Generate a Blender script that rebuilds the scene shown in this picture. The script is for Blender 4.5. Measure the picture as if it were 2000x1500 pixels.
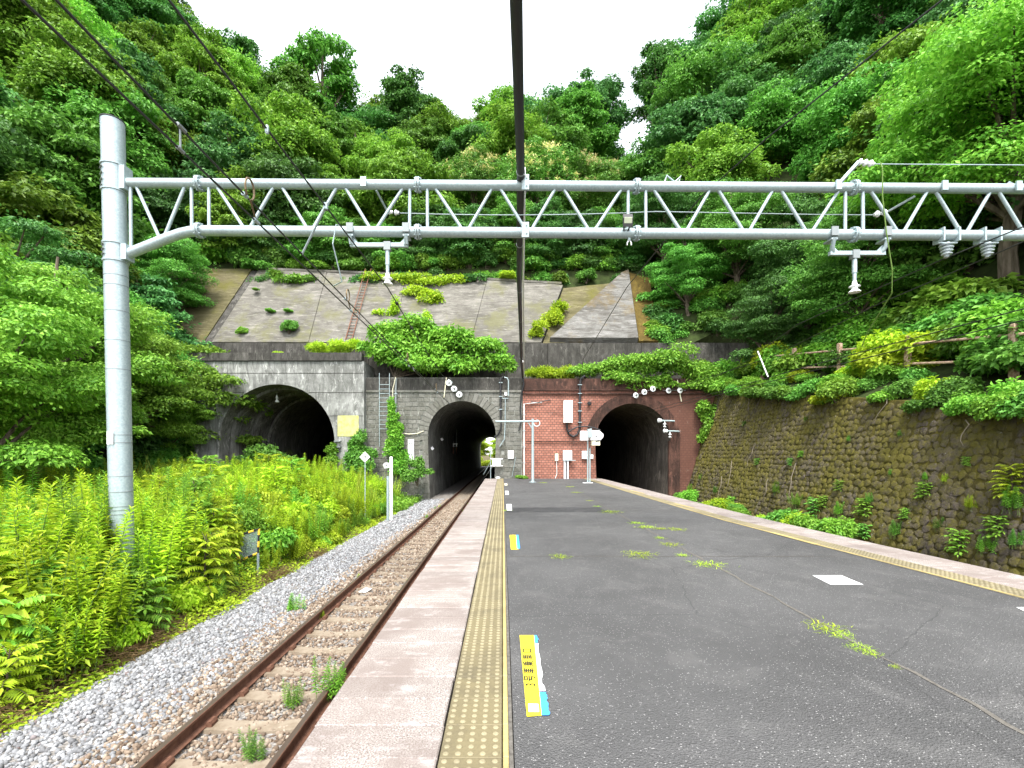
import bpy, math, random
import numpy as np
from mathutils import Vector, Matrix

for o in list(bpy.data.objects):
    bpy.data.objects.remove(o)
sc = bpy.context.scene
COL = sc.collection
R = math.radians
# ------------------------------------------------------------------ camera
CAM_H = 1.6            # eye above the platform; platform top is z = 0
FPX = 915.0            # focal length in photo pixels (2000 wide)
VX, VY = 982.0, 885.0  # vanishing point of the platform in the photo
cam = bpy.data.cameras.new("camera")
cam.sensor_width = 36.0
cam.lens = FPX / 2000.0 * 36.0
cam.shift_x = (1000 - VX) / 2000.0
cam.shift_y = (VY - 750) / 2000.0
cam.clip_start = 0.05
cam.clip_end = 2000
camo = bpy.data.objects.new("camera", cam)
camo.location = (0, 0, CAM_H)
camo.rotation_euler = (R(90), 0, 0)
COL.objects.link(camo)
sc.camera = camo
# ------------------------------------------------------------------ sky, sun, exposure
SUN_EL, SUN_AZ = 62.0, 186.0      # azimuth clockwise from +Y (the tunnels): high behind the camera
w = bpy.data.worlds.new("World")
sc.world = w
w.use_nodes = True
nt = w.node_tree
nt.nodes.clear()
sky = nt.nodes.new("ShaderNodeTexSky")
sky.sky_type = 'NISHITA'
sky.sun_disc = False
sky.sun_elevation = R(SUN_EL)
sky.sun_rotation = R(SUN_AZ)
sky.air_density = 1.0
sky.dust_density = 1.5
hs = nt.nodes.new("ShaderNodeHueSaturation")     # thin bright cloud: nearly white
hs.inputs['Saturation'].default_value = 0.22
bg = nt.nodes.new("ShaderNodeBackground")
bg.inputs['Strength'].default_value = 0.15
wo = nt.nodes.new("ShaderNodeOutputWorld")
nt.links.new(sky.outputs[0], hs.inputs['Color'])
nt.links.new(hs.outputs[0], bg.inputs['Color'])
nt.links.new(bg.outputs[0], wo.inputs['Surface'])
sl = bpy.data.lights.new("sun", 'SUN')
sl.energy = 1.3
sl.angle = R(16)
sl.color = (1.0, 0.96, 0.88)
so = bpy.data.objects.new("sun", sl)
so.rotation_euler = (R(90 - SUN_EL), 0, R(180 - SUN_AZ))
so.location = (0, -20, 60)
COL.objects.link(so)
sc.view_settings.view_transform = 'Standard'
sc.view_settings.look = 'None'
sc.view_settings.gamma = 1.0
sc.view_settings.exposure = 2.35
sc.render.resolution_x, sc.render.resolution_y = 1024, 768
sc.render.engine = 'CYCLES'
try:
    sc.cycles.max_bounces = 6
    sc.cycles.diffuse_bounces = 3
    sc.cycles.transmission_bounces = 3
except Exception:
    pass

# ------------------------------------------------------------------ helpers
def W(px, py, d):
    """photo pixel at a known distance in front of the camera -> place"""
    return Vector(((px - VX) / FPX * d, d, CAM_H + (VY - py) / FPX * d))

def tag(o, label=None, cat=None, group=None, kind=None):
    if label: o["label"] = label
    if cat: o["category"] = cat
    if group: o["group"] = group
    if kind: o["kind"] = kind
    return o

def thing(name, label, cat, loc=(0, 0, 0), rz=0.0, group=None):
    o = bpy.data.objects.new(name, None)
    o.empty_display_size = 0.2
    o.location = loc
    o.rotation_euler = (0, 0, rz)
    COL.objects.link(o)
    return tag(o, label, cat, group)

def rootloc(o):
    while o.parent: o = o.parent
    return o.location.copy()

class MB:
    def __init__(s): s.v, s.f, s.m = [], [], []
    def add(s, vs, fs, m=0):
        b = len(s.v)
        s.v += [tuple(v) for v in vs]
        for f in fs:
            s.f.append(tuple(i + b for i in f)); s.m.append(m)
        return s
    def bx(s, x0, x1, y0, y1, z0, z1, m=0):
        return s.add([(x0,y0,z0),(x1,y0,z0),(x1,y1,z0),(x0,y1,z0),(x0,y0,z1),(x1,y0,z1),(x1,y1,z1),(x0,y1,z1)],
              [(0,3,2,1),(4,5,6,7),(0,1,5,4),(1,2,6,5),(2,3,7,6),(3,0,4,7)], m)
    def cbx(s, x0, x1, y0, y1, z0, z1, c=0.01, m=0):
        """box with chamfered top edges"""
        return s.add([(x0,y0,z0),(x1,y0,z0),(x1,y1,z0),(x0,y1,z0),
                      (x0,y0,z1-c),(x1,y0,z1-c),(x1,y1,z1-c),(x0,y1,z1-c),
                      (x0+c,y0+c,z1),(x1-c,y0+c,z1),(x1-c,y1-c,z1),(x0+c,y1-c,z1)],
              [(0,3,2,1),(0,1,5,4),(1,2,6,5),(2,3,7,6),(3,0,4,7),
               (4,5,9,8),(5,6,10,9),(6,7,11,10),(7,4,8,11),(8,9,10,11)], m)
    def obox(s, c, ax, ay, az, m=0):
        """box from centre and three half-axis vectors"""
        c, ax, ay, az = map(Vector, (c, ax, ay, az))
        vs = [c + i*ax + j*ay + k*az for k in (-1,1) for (i,j) in ((-1,-1),(1,-1),(1,1),(-1,1))]
        return s.add(vs, [(0,3,2,1),(4,5,6,7),(0,1,5,4),(1,2,6,5),(2,3,7,6),(3,0,4,7)], m)
    def tube(s, pts, r, n=8, m=0, caps=True):
        pts = [Vector(p) for p in pts]
        k = len(pts)
        rs = r if isinstance(r, (list, tuple)) else [r]*k
        up = None; rings = []
        for i, p in enumerate(pts):
            t = (pts[min(i+1,k-1)] - pts[max(i-1,0)]).normalized()
            if up is None:
                a = Vector((0,0,1)) if abs(t.z) < 0.9 else Vector((1,0,0))
                up = (a - t*a.dot(t)).normalized()
            else:
                up = up - t*up.dot(t)
                up = up.normalized() if up.length > 1e-6 else Vector((1,0,0))
            sd = t.cross(up)
            rings.append([p + (up*math.cos(2*math.pi*j/n) + sd*math.sin(2*math.pi*j/n))*rs[i] for j in range(n)])
        vs = [v for rg in rings for v in rg]
        fs = []
        for i in range(k-1):
            for j in range(n):
                a, b = i*n+j, i*n+(j+1)%n
                fs.append((a, b, b+n, a+n))
        if caps:
            fs.append(tuple(range(n-1,-1,-1))); fs.append(tuple((k-1)*n+j for j in range(n)))
        return s.add(vs, fs, m)
    def lathe(s, base, axis, prof, n=12, m=0):
        base, axis = Vector(base), Vector(axis).normalized()
        a = Vector((0,0,1)) if abs(axis.z) < 0.9 else Vector((1,0,0))
        u = (a - axis*a.dot(axis)).normalized(); v = axis.cross(u)
        vs = []
        for (r, h) in prof:
            for j in range(n):
                an = 2*math.pi*j/n
                vs.append(base + axis*h + (u*math.cos(an)+v*math.sin(an))*max(r,1e-4))
        fs = []
        for i in range(len(prof)-1):
            for j in range(n):
                a_, b_ = i*n+j, i*n+(j+1)%n
                fs.append((a_, b_, b_+n, a_+n))
        fs.append(tuple(range(n-1,-1,-1))); fs.append(tuple((len(prof)-1)*n+j for j in range(n)))
        return s.add(vs, fs, m)
    def prism(s, poly, vec, m=0):
        """polygon (3-D points, one plane) extruded by vec"""
        vec = Vector(vec); n = len(poly)
        vs = [Vector(p) for p in poly] + [Vector(p)+vec for p in poly]
        fs = [tuple(range(n-1,-1,-1)), tuple(range(n,2*n))]
        fs += [(i,(i+1)%n,(i+1)%n+n,i+n) for i in range(n)]
        return s.add(vs, fs, m)
    def mesh(s, name, mats, smooth=False, off=None):
        me = bpy.data.meshes.new(name)
        vs = s.v if off is None else [(a-off[0], b-off[1], c-off[2]) for a,b,c in s.v]
        me.from_pydata(vs, [], s.f)
        for m in (mats if isinstance(mats,(list,tuple)) else [mats]): me.materials.append(m)
        if max(s.m, default=0) > 0: me.polygons.foreach_set('material_index', s.m)
        if smooth:
            me.polygons.foreach_set('use_smooth', [True]*len(me.polygons))
            try: me.set_sharp_from_angle(angle=R(40))
            except Exception: pass
        me.update()
        return me
    def build(s, name, mats, parent=None, smooth=False, label=None):
        off = rootloc(parent) if parent else None
        o = bpy.data.objects.new(name, s.mesh(name, mats, smooth, off))
        COL.objects.link(o)
        if parent: o.parent = parent
        if label: o["label"] = label
        return o

def inst(name, me, parent=None, loc=(0,0,0), rot=(0,0,0), sca=(1,1,1), mat=None):
    o = bpy.data.objects.new(name, me)
    o.location, o.rotation_euler, o.scale = loc, rot, sca
    COL.objects.link(o)
    if parent: o.parent = parent
    if mat:
        o.material_slots[0].link = 'OBJECT'; o.material_slots[0].material = mat
    return o

def arr_mesh(name, verts, faces, mats, mi=None, smooth=False):
    """numpy mesh: verts (n,3), faces (k,3) or (k,4)"""
    me = bpy.data.meshes.new(name)
    k, q = faces.shape
    me.vertices.add(len(verts)); me.vertices.foreach_set('co', verts.astype(np.float32).ravel())
    me.loops.add(k*q); me.loops.foreach_set('vertex_index', faces.astype(np.int32).ravel())
    me.polygons.add(k); me.polygons.foreach_set('loop_start', np.arange(0, k*q, q, dtype=np.int32))
    for m in (mats if isinstance(mats,(list,tuple)) else [mats]): me.materials.append(m)
    if mi is not None: me.polygons.foreach_set('material_index', mi.astype(np.int32))
    if smooth: me.polygons.foreach_set('use_smooth', np.ones(k, dtype=bool))
    me.update(calc_edges=True)
    return me

def nrm(a):
    return a / np.maximum(np.linalg.norm(a, axis=-1, keepdims=True), 1e-9)

def leaf_arrays(P, D, N, L, Wd, droop=0.12, fold=0.18):
    """folded pointed leaves: base, left, tip, right -> two triangles each"""
    n = len(P)
    D = nrm(D); S = nrm(np.cross(D, N)); N = nrm(np.cross(S, D))
    L = np.broadcast_to(np.asarray(L, float).reshape(-1,1), (n,1)); Wd = np.broadcast_to(np.asarray(Wd, float).reshape(-1,1), (n,1))
    mid = P + D*L*0.42
    v = np.stack([P, mid + S*Wd*0.5 + N*Wd*fold, P + D*L - N*L*droop, mid - S*Wd*0.5 + N*Wd*fold], 1).reshape(-1,3)
    b = (np.arange(n)*4)[:,None]
    f = np.concatenate([b+np.array([[0,1,2]]), b+np.array([[0,2,3]])], 1).reshape(-1,3)
    return v, f

def cat(parts):
    vs, fs, o = [], [], 0
    for v, f in parts:
        vs.append(v); fs.append(f+o); o += len(v)
    return np.concatenate(vs), np.concatenate(fs)

# ------------------------------------------------------------------ materials
class NT:
    def __init__(s, name):
        s.mat = bpy.data.materials.new(name); s.mat.use_nodes = True
        s.t = s.mat.node_tree; s.n = s.t.nodes
        s.b = s.n['Principled BSDF']; s.out = s.n['Material Output']
        s._c = None
    def new(s, t): return s.n.new(t)
    def link(s, a, b): s.t.links.new(a, b)
    def obj(s):
        if s._c is None: s._c = s.new("ShaderNodeTexCoord").outputs['Object']
        return s._c
    def mapping(s, scale=(1,1,1), src=None, rot=(0,0,0)):
        m = s.new("ShaderNodeMapping"); m.inputs['Scale'].default_value = scale; m.inputs['Rotation'].default_value = rot
        s.link(src or s.obj(), m.inputs['Vector']); return m.outputs[0]
    def noise(s, scale, detail=4, rough=0.55, src=None, dist=0.0):
        n = s.new("ShaderNodeTexNoise"); n.inputs['Scale'].default_value = scale
        n.inputs['Detail'].default_value = detail; n.inputs['Roughness'].default_value = rough; n.inputs['Distortion'].default_value = dist
        s.link(src or s.obj(), n.inputs['Vector']); return n.outputs['Fac']
    def new_noise_vec(s, scale):
        n = s.new('ShaderNodeTexNoise'); n.inputs['Scale'].default_value = scale; n.inputs['Detail'].default_value = 6
        s.link(s.obj(), n.inputs['Vector']); return n.outputs['Color']
    def voro(s, scale, feat='F1', out='Distance', src=None):
        n = s.new("ShaderNodeTexVoronoi"); n.inputs['Scale'].default_value = scale; n.feature = feat
        s.link(src or s.obj(), n.inputs['Vector']); return n.outputs[out]
    def ramp(s, fac, stops):
        r = s.new("ShaderNodeValToRGB"); e = r.color_ramp.elements
        while len(e) < len(stops): e.new(0.5)
        for i, (p, c) in enumerate(stops):
            e[i].position = p
            e[i].color = (c, c, c, 1) if not isinstance(c, (tuple, list)) else tuple(c) + (1,)
        s.link(fac, r.inputs[0]); return r.outputs[0]
    def mix(s, fac, a, b, mode='MIX'):
        m = s.new("ShaderNodeMix"); m.data_type = 'RGBA'; m.blend_type = mode
        for i, x in ((0, fac), (6, a), (7, b)):
            if isinstance(x, (int, float)): m.inputs[i].default_value = x if i == 0 else (x, x, x, 1)
            elif isinstance(x, (tuple, list)): m.inputs[i].default_value = tuple(x) + (1,)
            else: s.link(x, m.inputs[i])
        return m.outputs[2]
    def bump(s, h, strength=0.4, dist=0.02):
        b = s.new("ShaderNodeBump"); b.inputs['Strength'].default_value = strength; b.inputs['Distance'].default_value = dist
        s.link(h, b.inputs['Height']); s.link(b.outputs[0], s.b.inputs['Normal']); return b.outputs[0]
    def fin(s, col=None, rough=0.7, spec=0.3, metal=0.0):
        if col is not None:
            if isinstance(col, (tuple, list)): s.b.inputs['Base Color'].default_value = tuple(col) + (1,)
            else: s.link(col, s.b.inputs['Base Color'])
        if isinstance(rough, (int, float)): s.b.inputs['Roughness'].default_value = rough
        else: s.link(rough, s.b.inputs['Roughness'])
        s.b.inputs['Specular IOR Level'].default_value = spec
        s.b.inputs['Metallic'].default_value = metal
        return s.mat
    def geo(s, out): return s.new("ShaderNodeNewGeometry").outputs[out]
    def objrand(s): return s.new("ShaderNodeObjectInfo").outputs['Random']

def plain(name, col, rough=0.5, spec=0.3, metal=0.0, var=0.12, scale=9.0):
    t = NT(name)
    f = t.noise(scale, 5)
    c = t.mix(f, tuple(x*(1-var) for x in col), tuple(min(1, x*(1+var)) for x in col))
    return t.fin(c, rough, spec, metal)

def leafmat(name, dark, mid, light, trans=0.3, spec=0.25):
    t = NT(name)
    r = t.geo('Random Per Island')
    c = t.ramp(r, [(0.0, dark), (0.5, mid), (1.0, light)])
    # whole plants differ a little in tone
    hv = t.new("ShaderNodeHueSaturation")
    mr = t.new("ShaderNodeMapRange"); mr.inputs['To Min'].default_value = 0.491; mr.inputs['To Max'].default_value = 0.518
    orr = t.objrand(); t.link(orr, mr.inputs['Value']); t.link(mr.outputs[0], hv.inputs['Hue'])
    mv = t.new("ShaderNodeMapRange"); mv.inputs['To Min'].default_value = 0.72; mv.inputs['To Max'].default_value = 1.28
    t.link(orr, mv.inputs['Value']); t.link(mv.outputs[0], hv.inputs['Value'])
    cl = t.noise(.55, 2, .5, src=t.geo('Position'))
    c = t.mix(t.ramp(cl, [(.36,.0),(.62,.6)]), c, t.mix(.5, c, light))
    c = t.mix(t.ramp(cl, [(.30,.35),(.46,0)]), c, dark)
    t.link(c, hv.inputs['Color'])
    t.fin(hv.outputs[0], 0.5, spec)
    tr = t.new("ShaderNodeBsdfTranslucent"); t.link(hv.outputs[0], tr.inputs['Color'])
    mx = t.new("ShaderNodeMixShader"); mx.inputs[0].default_value = trans
    t.link(t.b.outputs[0], mx.inputs[1]); t.link(tr.outputs[0], mx.inputs[2]); t.link(mx.outputs[0], t.out.inputs['Surface'])
    return t.mat

LEAF = {
 'yellow': leafmat('leaf_yellow_green', (.17,.29,.012), (.34,.50,.016), (.50,.61,.045), .42),
 'fresh':  leafmat('leaf_fresh_green', (.075,.20,.018), (.165,.36,.03), (.28,.48,.06), .36),
 'mid':    leafmat('leaf_mid_green', (.048,.14,.018), (.105,.27,.034), (.19,.39,.06), .32),
 'dark':   leafmat('leaf_dark_green', (.03,.095,.02), (.07,.19,.036), (.13,.29,.06), .28),
 'blue':   leafmat('leaf_blue_green', (.03,.10,.026), (.072,.205,.050), (.135,.305,.08), .28),
 'olive':  leafmat('leaf_olive', (.06,.14,.015), (.135,.27,.026), (.23,.38,.045), .32),
 'cream':  leafmat('blossom_cream', (.42,.40,.10), (.58,.54,.18), (.72,.66,.32), .2),
 'grass':  leafmat('grass_blade', (.17,.27,.010), (.31,.42,.02), (.46,.53,.08), .42),
 'dry':    leafmat('dry_vine', (.12,.07,.03), (.18,.115,.05), (.25,.17,.08), .15),
}
bark = (lambda t: (t.bump(t.noise(18, 6, src=t.mapping((1,1,.2))), .6, .03),
        t.fin(t.ramp(t.noise(7, 6, src=t.mapping((1,1,.25))), [(.3,(.05,.038,.026)),(.7,(.16,.13,.10))]), .9, .1))[1])(NT('bark'))
stemmat = plain('green_stem', (.09,.15,.03), .6, .2)

def m_asphalt(name, base, speck):
    t = NT(name)
    big = t.noise(.45, 6, .6); fine = t.noise(160, 3, .7)
    c = t.mix(t.ramp(big, [(.32,0),(.68,1)]), tuple(b*.78 for b in base), tuple(b*1.25 for b in base))
    c = t.mix(t.ramp(fine, [(.3,0),(.75,1)]), t.mix(.5, c, 0.0, 'MIX'), c)
    st = t.noise(2.2, 7, .65, dist=.6)
    c = t.mix(t.ramp(st, [(.52,0),(.74,.38)]), c, (.15,.146,.142))
    dk = t.noise(.8, 8, .72, src=t.mapping((1.6,.5,1)), dist=1.2)
    c = t.mix(t.ramp(dk, [(.55,0),(.70,.42)]), c, (.055,.054,.055))
    ck = t.voro(.42, 'DISTANCE_TO_EDGE', src=t.mix(.12, t.obj(), t.new_noise_vec(3.0)))
    c = t.mix(t.ramp(ck, [(.0,.6),(.004,0)]), c, (.035,.035,.035))
    v = t.voro(105, 'F1', 'Distance')
    vc = t.voro(105, 'F1', 'Color')
    sep = t.new("ShaderNodeSeparateColor"); t.link(vc, sep.inputs[0])
    on = t.new("ShaderNodeMath"); on.operation = 'GREATER_THAN'; on.inputs[1].default_value = .94; t.link(sep.outputs[0], on.inputs[0])
    near = t.new("ShaderNodeMath"); near.operation = 'LESS_THAN'; near.inputs[1].default_value = .42; t.link(v, near.inputs[0])
    mu = t.new("ShaderNodeMath"); mu.operation = 'MULTIPLY'; t.link(on.outputs[0], mu.inputs[0]); t.link(near.outputs[0], mu.inputs[1])
    c = t.mix(mu.outputs[0], c, speck)
    t.bump(t.voro(85), .9, .012)
    return t.fin(c, .85, .25)
asphalt = m_asphalt('asphalt', (.098,.097,.097), (.26,.255,.25))
asphalt_new = m_asphalt('asphalt_patch', (.05,.05,.052), (.13,.13,.13))

def m_slab():
    t = NT('edge_slab_granite')
    wp = t.geo('Position')
    c = t.ramp(t.noise(95, 4, .8, src=wp), [(.36,(.08,.063,.056)),(.5,(.225,.195,.178)),(.64,(.43,.395,.37))])
    d = t.noise(.9, 7, .68, src=wp, dist=.8)
    c = t.mix(t.ramp(d, [(.44,0),(.60,.85)]), c, t.mix(t.noise(90,3,.8,src=wp), (.085,.068,.06), (.25,.205,.185)))
    d2 = t.noise(3.5, 6, .7, src=t.mapping((1,2.2,1), src=wp))
    c = t.mix(t.ramp(d2, [(.55,0),(.72,.5)]), c, (.46,.43,.42))
    hv = t.new("ShaderNodeHueSaturation"); mr = t.new("ShaderNodeMapRange"); mr.inputs['To Min'].default_value = .90; mr.inputs['To Max'].default_value = 1.06
    t.link(t.objrand(), mr.inputs['Value']); t.link(mr.outputs[0], hv.inputs['Value']); t.link(c, hv.inputs['Color'])
    t.bump(t.noise(150, 2), .35, .004)
    return t.fin(hv.outputs[0], .75, .3)
slabm = m_slab()
def m_tile(name, a, b, dirt):
    t = NT(name)
    c = t.mix(t.noise(20, 6, .7), a, b)
    wv = t.geo('Position')
    d = t.noise(2.0, 8, .7, src=wv, dist=.5)
    c = t.mix(t.ramp(d, [(.45,0),(.7,.8)]), c, dirt)
    d3 = t.noise(70, 3, .7, src=wv)
    c = t.mix(t.ramp(d3, [(.5,0),(.8,.6)]), c, dirt)
    return t.fin(c, .7, .3)
tilem = m_tile('tactile_yellow', (.165,.138,.075), (.135,.112,.063), (.075,.064,.042))
dotm = m_tile('tactile_dome_worn', (.27,.24,.15), (.21,.18,.11), (.11,.093,.058))
barm = m_tile('tactile_bar_yellow', (.40,.32,.13), (.32,.25,.10), (.18,.145,.07))

def m_galv():
    t = NT('galvanised_steel')
    c = t.mix(t.voro(40, 'F1', 'Color'), (.25,.315,.33), (.35,.42,.43))
    c = t.mix(t.ramp(t.noise(3, 6, .7, src=t.mapping((1,1,.3))), [(.5,0),(.75,.45)]), c, (.20,.245,.25))
    return t.fin(c, .42, .5, .25)
galv = m_galv()
galv_dk = plain('dull_steel', (.20,.22,.22), .5, .4, .3)
black = plain('black_rubber', (.018,.018,.020), .55, .4)
blackp = plain('black_print', (.02,.02,.02), .7, .2)
porcg = plain('grey_porcelain', (.36,.41,.43), .25, .6, var=.1)
whitep = plain('white_paint', (.80,.80,.80), .45, .35, var=.05)
whiteb = plain('white_enamel', (.74,.75,.74), .4, .4, var=.08)
cream = plain('cream_plastic', (.66,.62,.46), .5, .3)
porc = plain('porcelain', (.78,.80,.80), .2, .6, var=.05)
yellowp = plain('yellow_film', (.80,.66,.03), .5, .35, var=.06)
bluep = plain('blue_film', (.05,.30,.72), .5, .35, var=.15)
palep = (lambda t: t.fin(t.mix(t.ramp(t.noise(3,6,.7),[(.4,0),(.65,1)]), (.62,.60,.12), (.50,.49,.24)), .8, .1))(NT('pale_yellow_wash'))
redp = plain('red_print', (.55,.05,.05), .6, .2)
yellowk = plain('yellow_black_guard_yellow', (.75,.50,.05), .5, .3)
orange = plain('orange_reflector', (.75,.28,.04), .5, .3)
wiremat = plain('overhead_wire', (.03,.032,.03), .45, .4, .4)
copper = plain('copper_jumper', (.14,.10,.055), .5, .4, .5)
rustm = (lambda t: (t.bump(t.noise(60,4),.4,.004), t.fin(t.ramp(t.noise(14,6,.7),[(.3,(.075,.034,.022)),(.7,(.17,.085,.055))]), .85, .2))[1])(NT('rusted_rail'))
railtop = plain('worn_rail_top', (.13,.095,.075), .38, .5, .6)
rustl = plain('rusty_ladder', (.16,.075,.05), .85, .15)
fencem = (lambda t: t.fin(t.ramp(t.noise(9,6,.7),[(.35,(.20,.10,.06)),(.6,(.45,.34,.25))]), .85, .2))(NT('weathered_fence_paint'))
sleeperm = (lambda t: (t.bump(t.noise(90,3),.4,.004), t.fin(t.mix(t.ramp(t.noise(3.5,7,.7),[(.35,0),(.7,1)]), (.15,.115,.08), (.26,.22,.17)), .9, .1))[1])(NT('sleeper_concrete'))

def m_conc(name, a, b, stain, streak=(1.6,1.6,.45), moss=None, sx=1.0, horiz=False):
    t = NT(name)
    c = t.mix(t.ramp(t.noise(.9*sx, 9, .74), [(.38,0),(.62,1)]), a, b)
    blot = t.noise(.33, 8, .72, dist=.7)
    c = t.mix(t.ramp(blot, [(.47,0),(.62,.7)]), c, tuple(x*1.3 for x in stain))
    s1 = t.noise(1.6, 9, .76, src=t.mapping((.45,1,2.0) if horiz else streak), dist=.9)
    c = t.mix(t.ramp(s1, [(.44,0),(.60,.8)]), c, stain)
    s2 = t.noise(2.2, 8, .75, src=t.mapping((.4,1.6,4.0) if horiz else (1.6,1.6,.5)), dist=.7)
    c = t.mix(t.ramp(s2, [(.55,0),(.66,.75)]), c, tuple(min(.8,x*1.75) for x in b))
    if moss:
        c = t.mix(t.ramp(t.noise(.45, 8, .72), [(.50,0),(.62,.75)]), c, moss)
    c = t.mix(t.ramp(t.noise(45,5,.75), [(.32,.5),(.58,0)]), c, tuple(x*.4 for x in a))
    t.bump(t.noise(16, 8, .75), .6, .05)
    return t.fin(c, .9, .15)
conc_portal = m_conc('portal_concrete', (.22,.224,.21), (.36,.363,.345), (.085,.085,.078), streak=(1.5,1.5,.35))
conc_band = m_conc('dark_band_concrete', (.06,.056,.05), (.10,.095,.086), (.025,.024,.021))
conc_slope = m_conc('slope_concrete', (.135,.126,.11), (.20,.19,.168), (.07,.066,.056), moss=(.12,.118,.055), horiz=True)
conc_slope_mossy = m_conc('slope_concrete_mossy', (.105,.09,.05), (.15,.135,.075), (.06,.055,.022), moss=(.10,.095,.018), horiz=True)
conc_wing = m_conc('wing_concrete', (.13,.127,.118), (.20,.195,.185), (.055,.05,.042), moss=(.11,.075,.02), horiz=True)
moss_orange = m_conc('brown_moss', (.085,.058,.014), (.125,.09,.02), (.04,.028,.008))
lining = m_conc('tunnel_lining', (.15,.148,.135), (.26,.255,.235), (.05,.05,.042), streak=(3,1.6,.2))
liningb = m_conc('tunnel_lining_brick', (.12,.10,.085), (.21,.18,.155), (.045,.042,.036), streak=(3,1.6,.2))
stoneblock = (lambda t: (t.bump(t.noise(30,6,.7),.5,.02), t.fin(t.mix(t.ramp(t.noise(.8,7,.7,src=t.mapping((1.6,1,.5),src=t.geo('Position'))),[(.48,0),(.68,.8)]),
      t.mix(t.objrand(), t.ramp(t.noise(9,6,.7),[(.3,(.08,.078,.064)),(.7,(.155,.152,.132))]), t.ramp(t.noise(9,6,.7),[(.3,(.125,.122,.106)),(.7,(.225,.22,.20))])), (.055,.056,.042)), .9,.15))[1])(NT('stone_block'))
mortar = m_conc('lime_mortar', (.19,.193,.17), (.32,.323,.295), (.075,.078,.066))

def m_brick():
    t = NT('red_brick')
    sx = t.new("ShaderNodeSeparateXYZ"); t.link(t.obj(), sx.inputs[0])
    cx = t.new("ShaderNodeCombineXYZ"); t.link(sx.outputs[0], cx.inputs[0]); t.link(sx.outputs[2], cx.inputs[1])
    b = t.new("ShaderNodeTexBrick"); t.link(cx.outputs[0], b.inputs['Vector'])
    b.inputs['Scale'].default_value = 1.0; b.inputs['Brick Width'].default_value = .235; b.inputs['Row Height'].default_value = .15
    b.inputs['Mortar Size'].default_value = .020; b.inputs['Mortar Smooth'].default_value = .3; b.inputs['Bias'].default_value = .0
    b.inputs['Color1'].default_value = (.35,.155,.115,1); b.inputs['Color2'].default_value = (.22,.09,.066,1); b.inputs['Mortar'].default_value = (.10,.068,.055,1)
    c = t.mix(t.ramp(t.noise(7,5,.7,src=t.mapping((.5,1,2.5))), [(.35,.5),(.65,0)]), b.outputs['Color'], t.mix(b.outputs['Fac'], (.40,.165,.115), (.10,.06,.05)))
    # soot and damp towards the tunnel side, pale lime bloom in patches
    st = t.noise(.42, 7, .66, dist=.6)
    c = t.mix(t.ramp(st, [(.50,0),(.66,.7)]), c, (.055,.03,.024))
    # soot and damp rim around the tunnel mouth and down its right side (object origin = arch centre at the foot)
    sub = t.new("ShaderNodeVectorMath"); sub.operation = 'SUBTRACT'; t.link(t.obj(), sub.inputs[0]); sub.inputs[1].default_value = (1.3,0,4.0)
    ms = t.mapping((1,0,.85), src=sub.outputs[0]); le = t.new("ShaderNodeVectorMath"); le.operation = 'LENGTH'; t.link(ms, le.inputs[0])
    dv = t.new("ShaderNodeMath"); dv.operation = 'MULTIPLY_ADD'; dv.inputs[1].default_value = .12; t.link(le.outputs['Value'], dv.inputs[0])
    mo = t.new("ShaderNodeMath"); mo.operation = 'MULTIPLY'; mo.inputs[1].default_value = .5; t.link(t.noise(1.1,7,.7), mo.inputs[0]); t.link(mo.outputs[0], dv.inputs[2])
    c = t.mix(t.ramp(dv.outputs[0], [(.62,.88),(.86,0)]), c, t.mix(t.noise(9,6,.7), (.045,.024,.019), (.13,.062,.045)))
    bl = t.noise(2.8, 7, .75)
    c = t.mix(t.ramp(bl, [(.60,0),(.72,.75)]), c, (.36,.28,.25))
    t.bump(b.outputs['Fac'], -.5, .015)
    return t.fin(c, .9, .12)
brick = m_brick()
brickdk = m_conc('sooty_brick', (.06,.032,.025), (.12,.06,.045), (.025,.017,.014), streak=(2,2,.8))
soil = (lambda t: t.fin(t.ramp(t.noise(4,7,.7),[(.35,(.05,.04,.022)),(.6,(.10,.085,.035)),(.75,(.07,.10,.02))]), .95, .05))(NT('soil'))
forest = (lambda t: t.fin(t.ramp(t.noise(1.5,7,.7),[(.35,(.018,.022,.010)),(.6,(.035,.05,.016)),(.8,(.06,.075,.025))]), .95, .05))(NT('forest_floor'))
bedm = (lambda t: (t.bump(t.voro(24),1.0,.05), t.fin(t.ramp(t.noise(20,5,.8),[(.3,(.10,.09,.08)),(.7,(.34,.32,.30))]), .95, .1))[1])(NT('ballast_bed'))
def m_stonewall():
    t = NT('mossy_wall_stone')
    wp = t.geo('Position')
    c = t.mix(t.geo('Random Per Island'), (.065,.053,.044), (.21,.175,.15))
    c = t.mix(t.objrand(), c, t.mix(.5, c, (.10,.085,.075)))
    c = t.mix(t.ramp(t.noise(20,5,.7,src=wp),[(.3,0),(.7,1)]), t.mix(.55, c, 0.0), c)
    m = t.noise(.55, 7, .7, src=wp, dist=.5)
    m2 = t.noise(6, 6, .75, src=wp)
    mm = t.mix(.42, m, m2)
    c = t.mix(t.ramp(mm, [(.41,0),(.55,.88)]), c, t.mix(m2, (.055,.05,.012), (.185,.165,.028)))
    l = t.noise(8, 5, .7, src=wp)
    c = t.mix(t.ramp(l, [(.645,0),(.68,.85)]), c, (.27,.26,.225))
    t.bump(t.noise(22,8,.8,src=wp), 1.0, .08)
    return t.fin(c, .95, .1)
stonewallm = m_stonewall()
wallback = (lambda t: (t.bump(t.noise(20,6,.7),.8,.05), t.fin(t.ramp(t.noise(2.5,7,.75,dist=.5),[(.35,(.035,.03,.016)),(.52,(.07,.06,.018)),(.68,(.13,.115,.02))]), .97, .05))[1])(NT('mossy_joint'))
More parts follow.
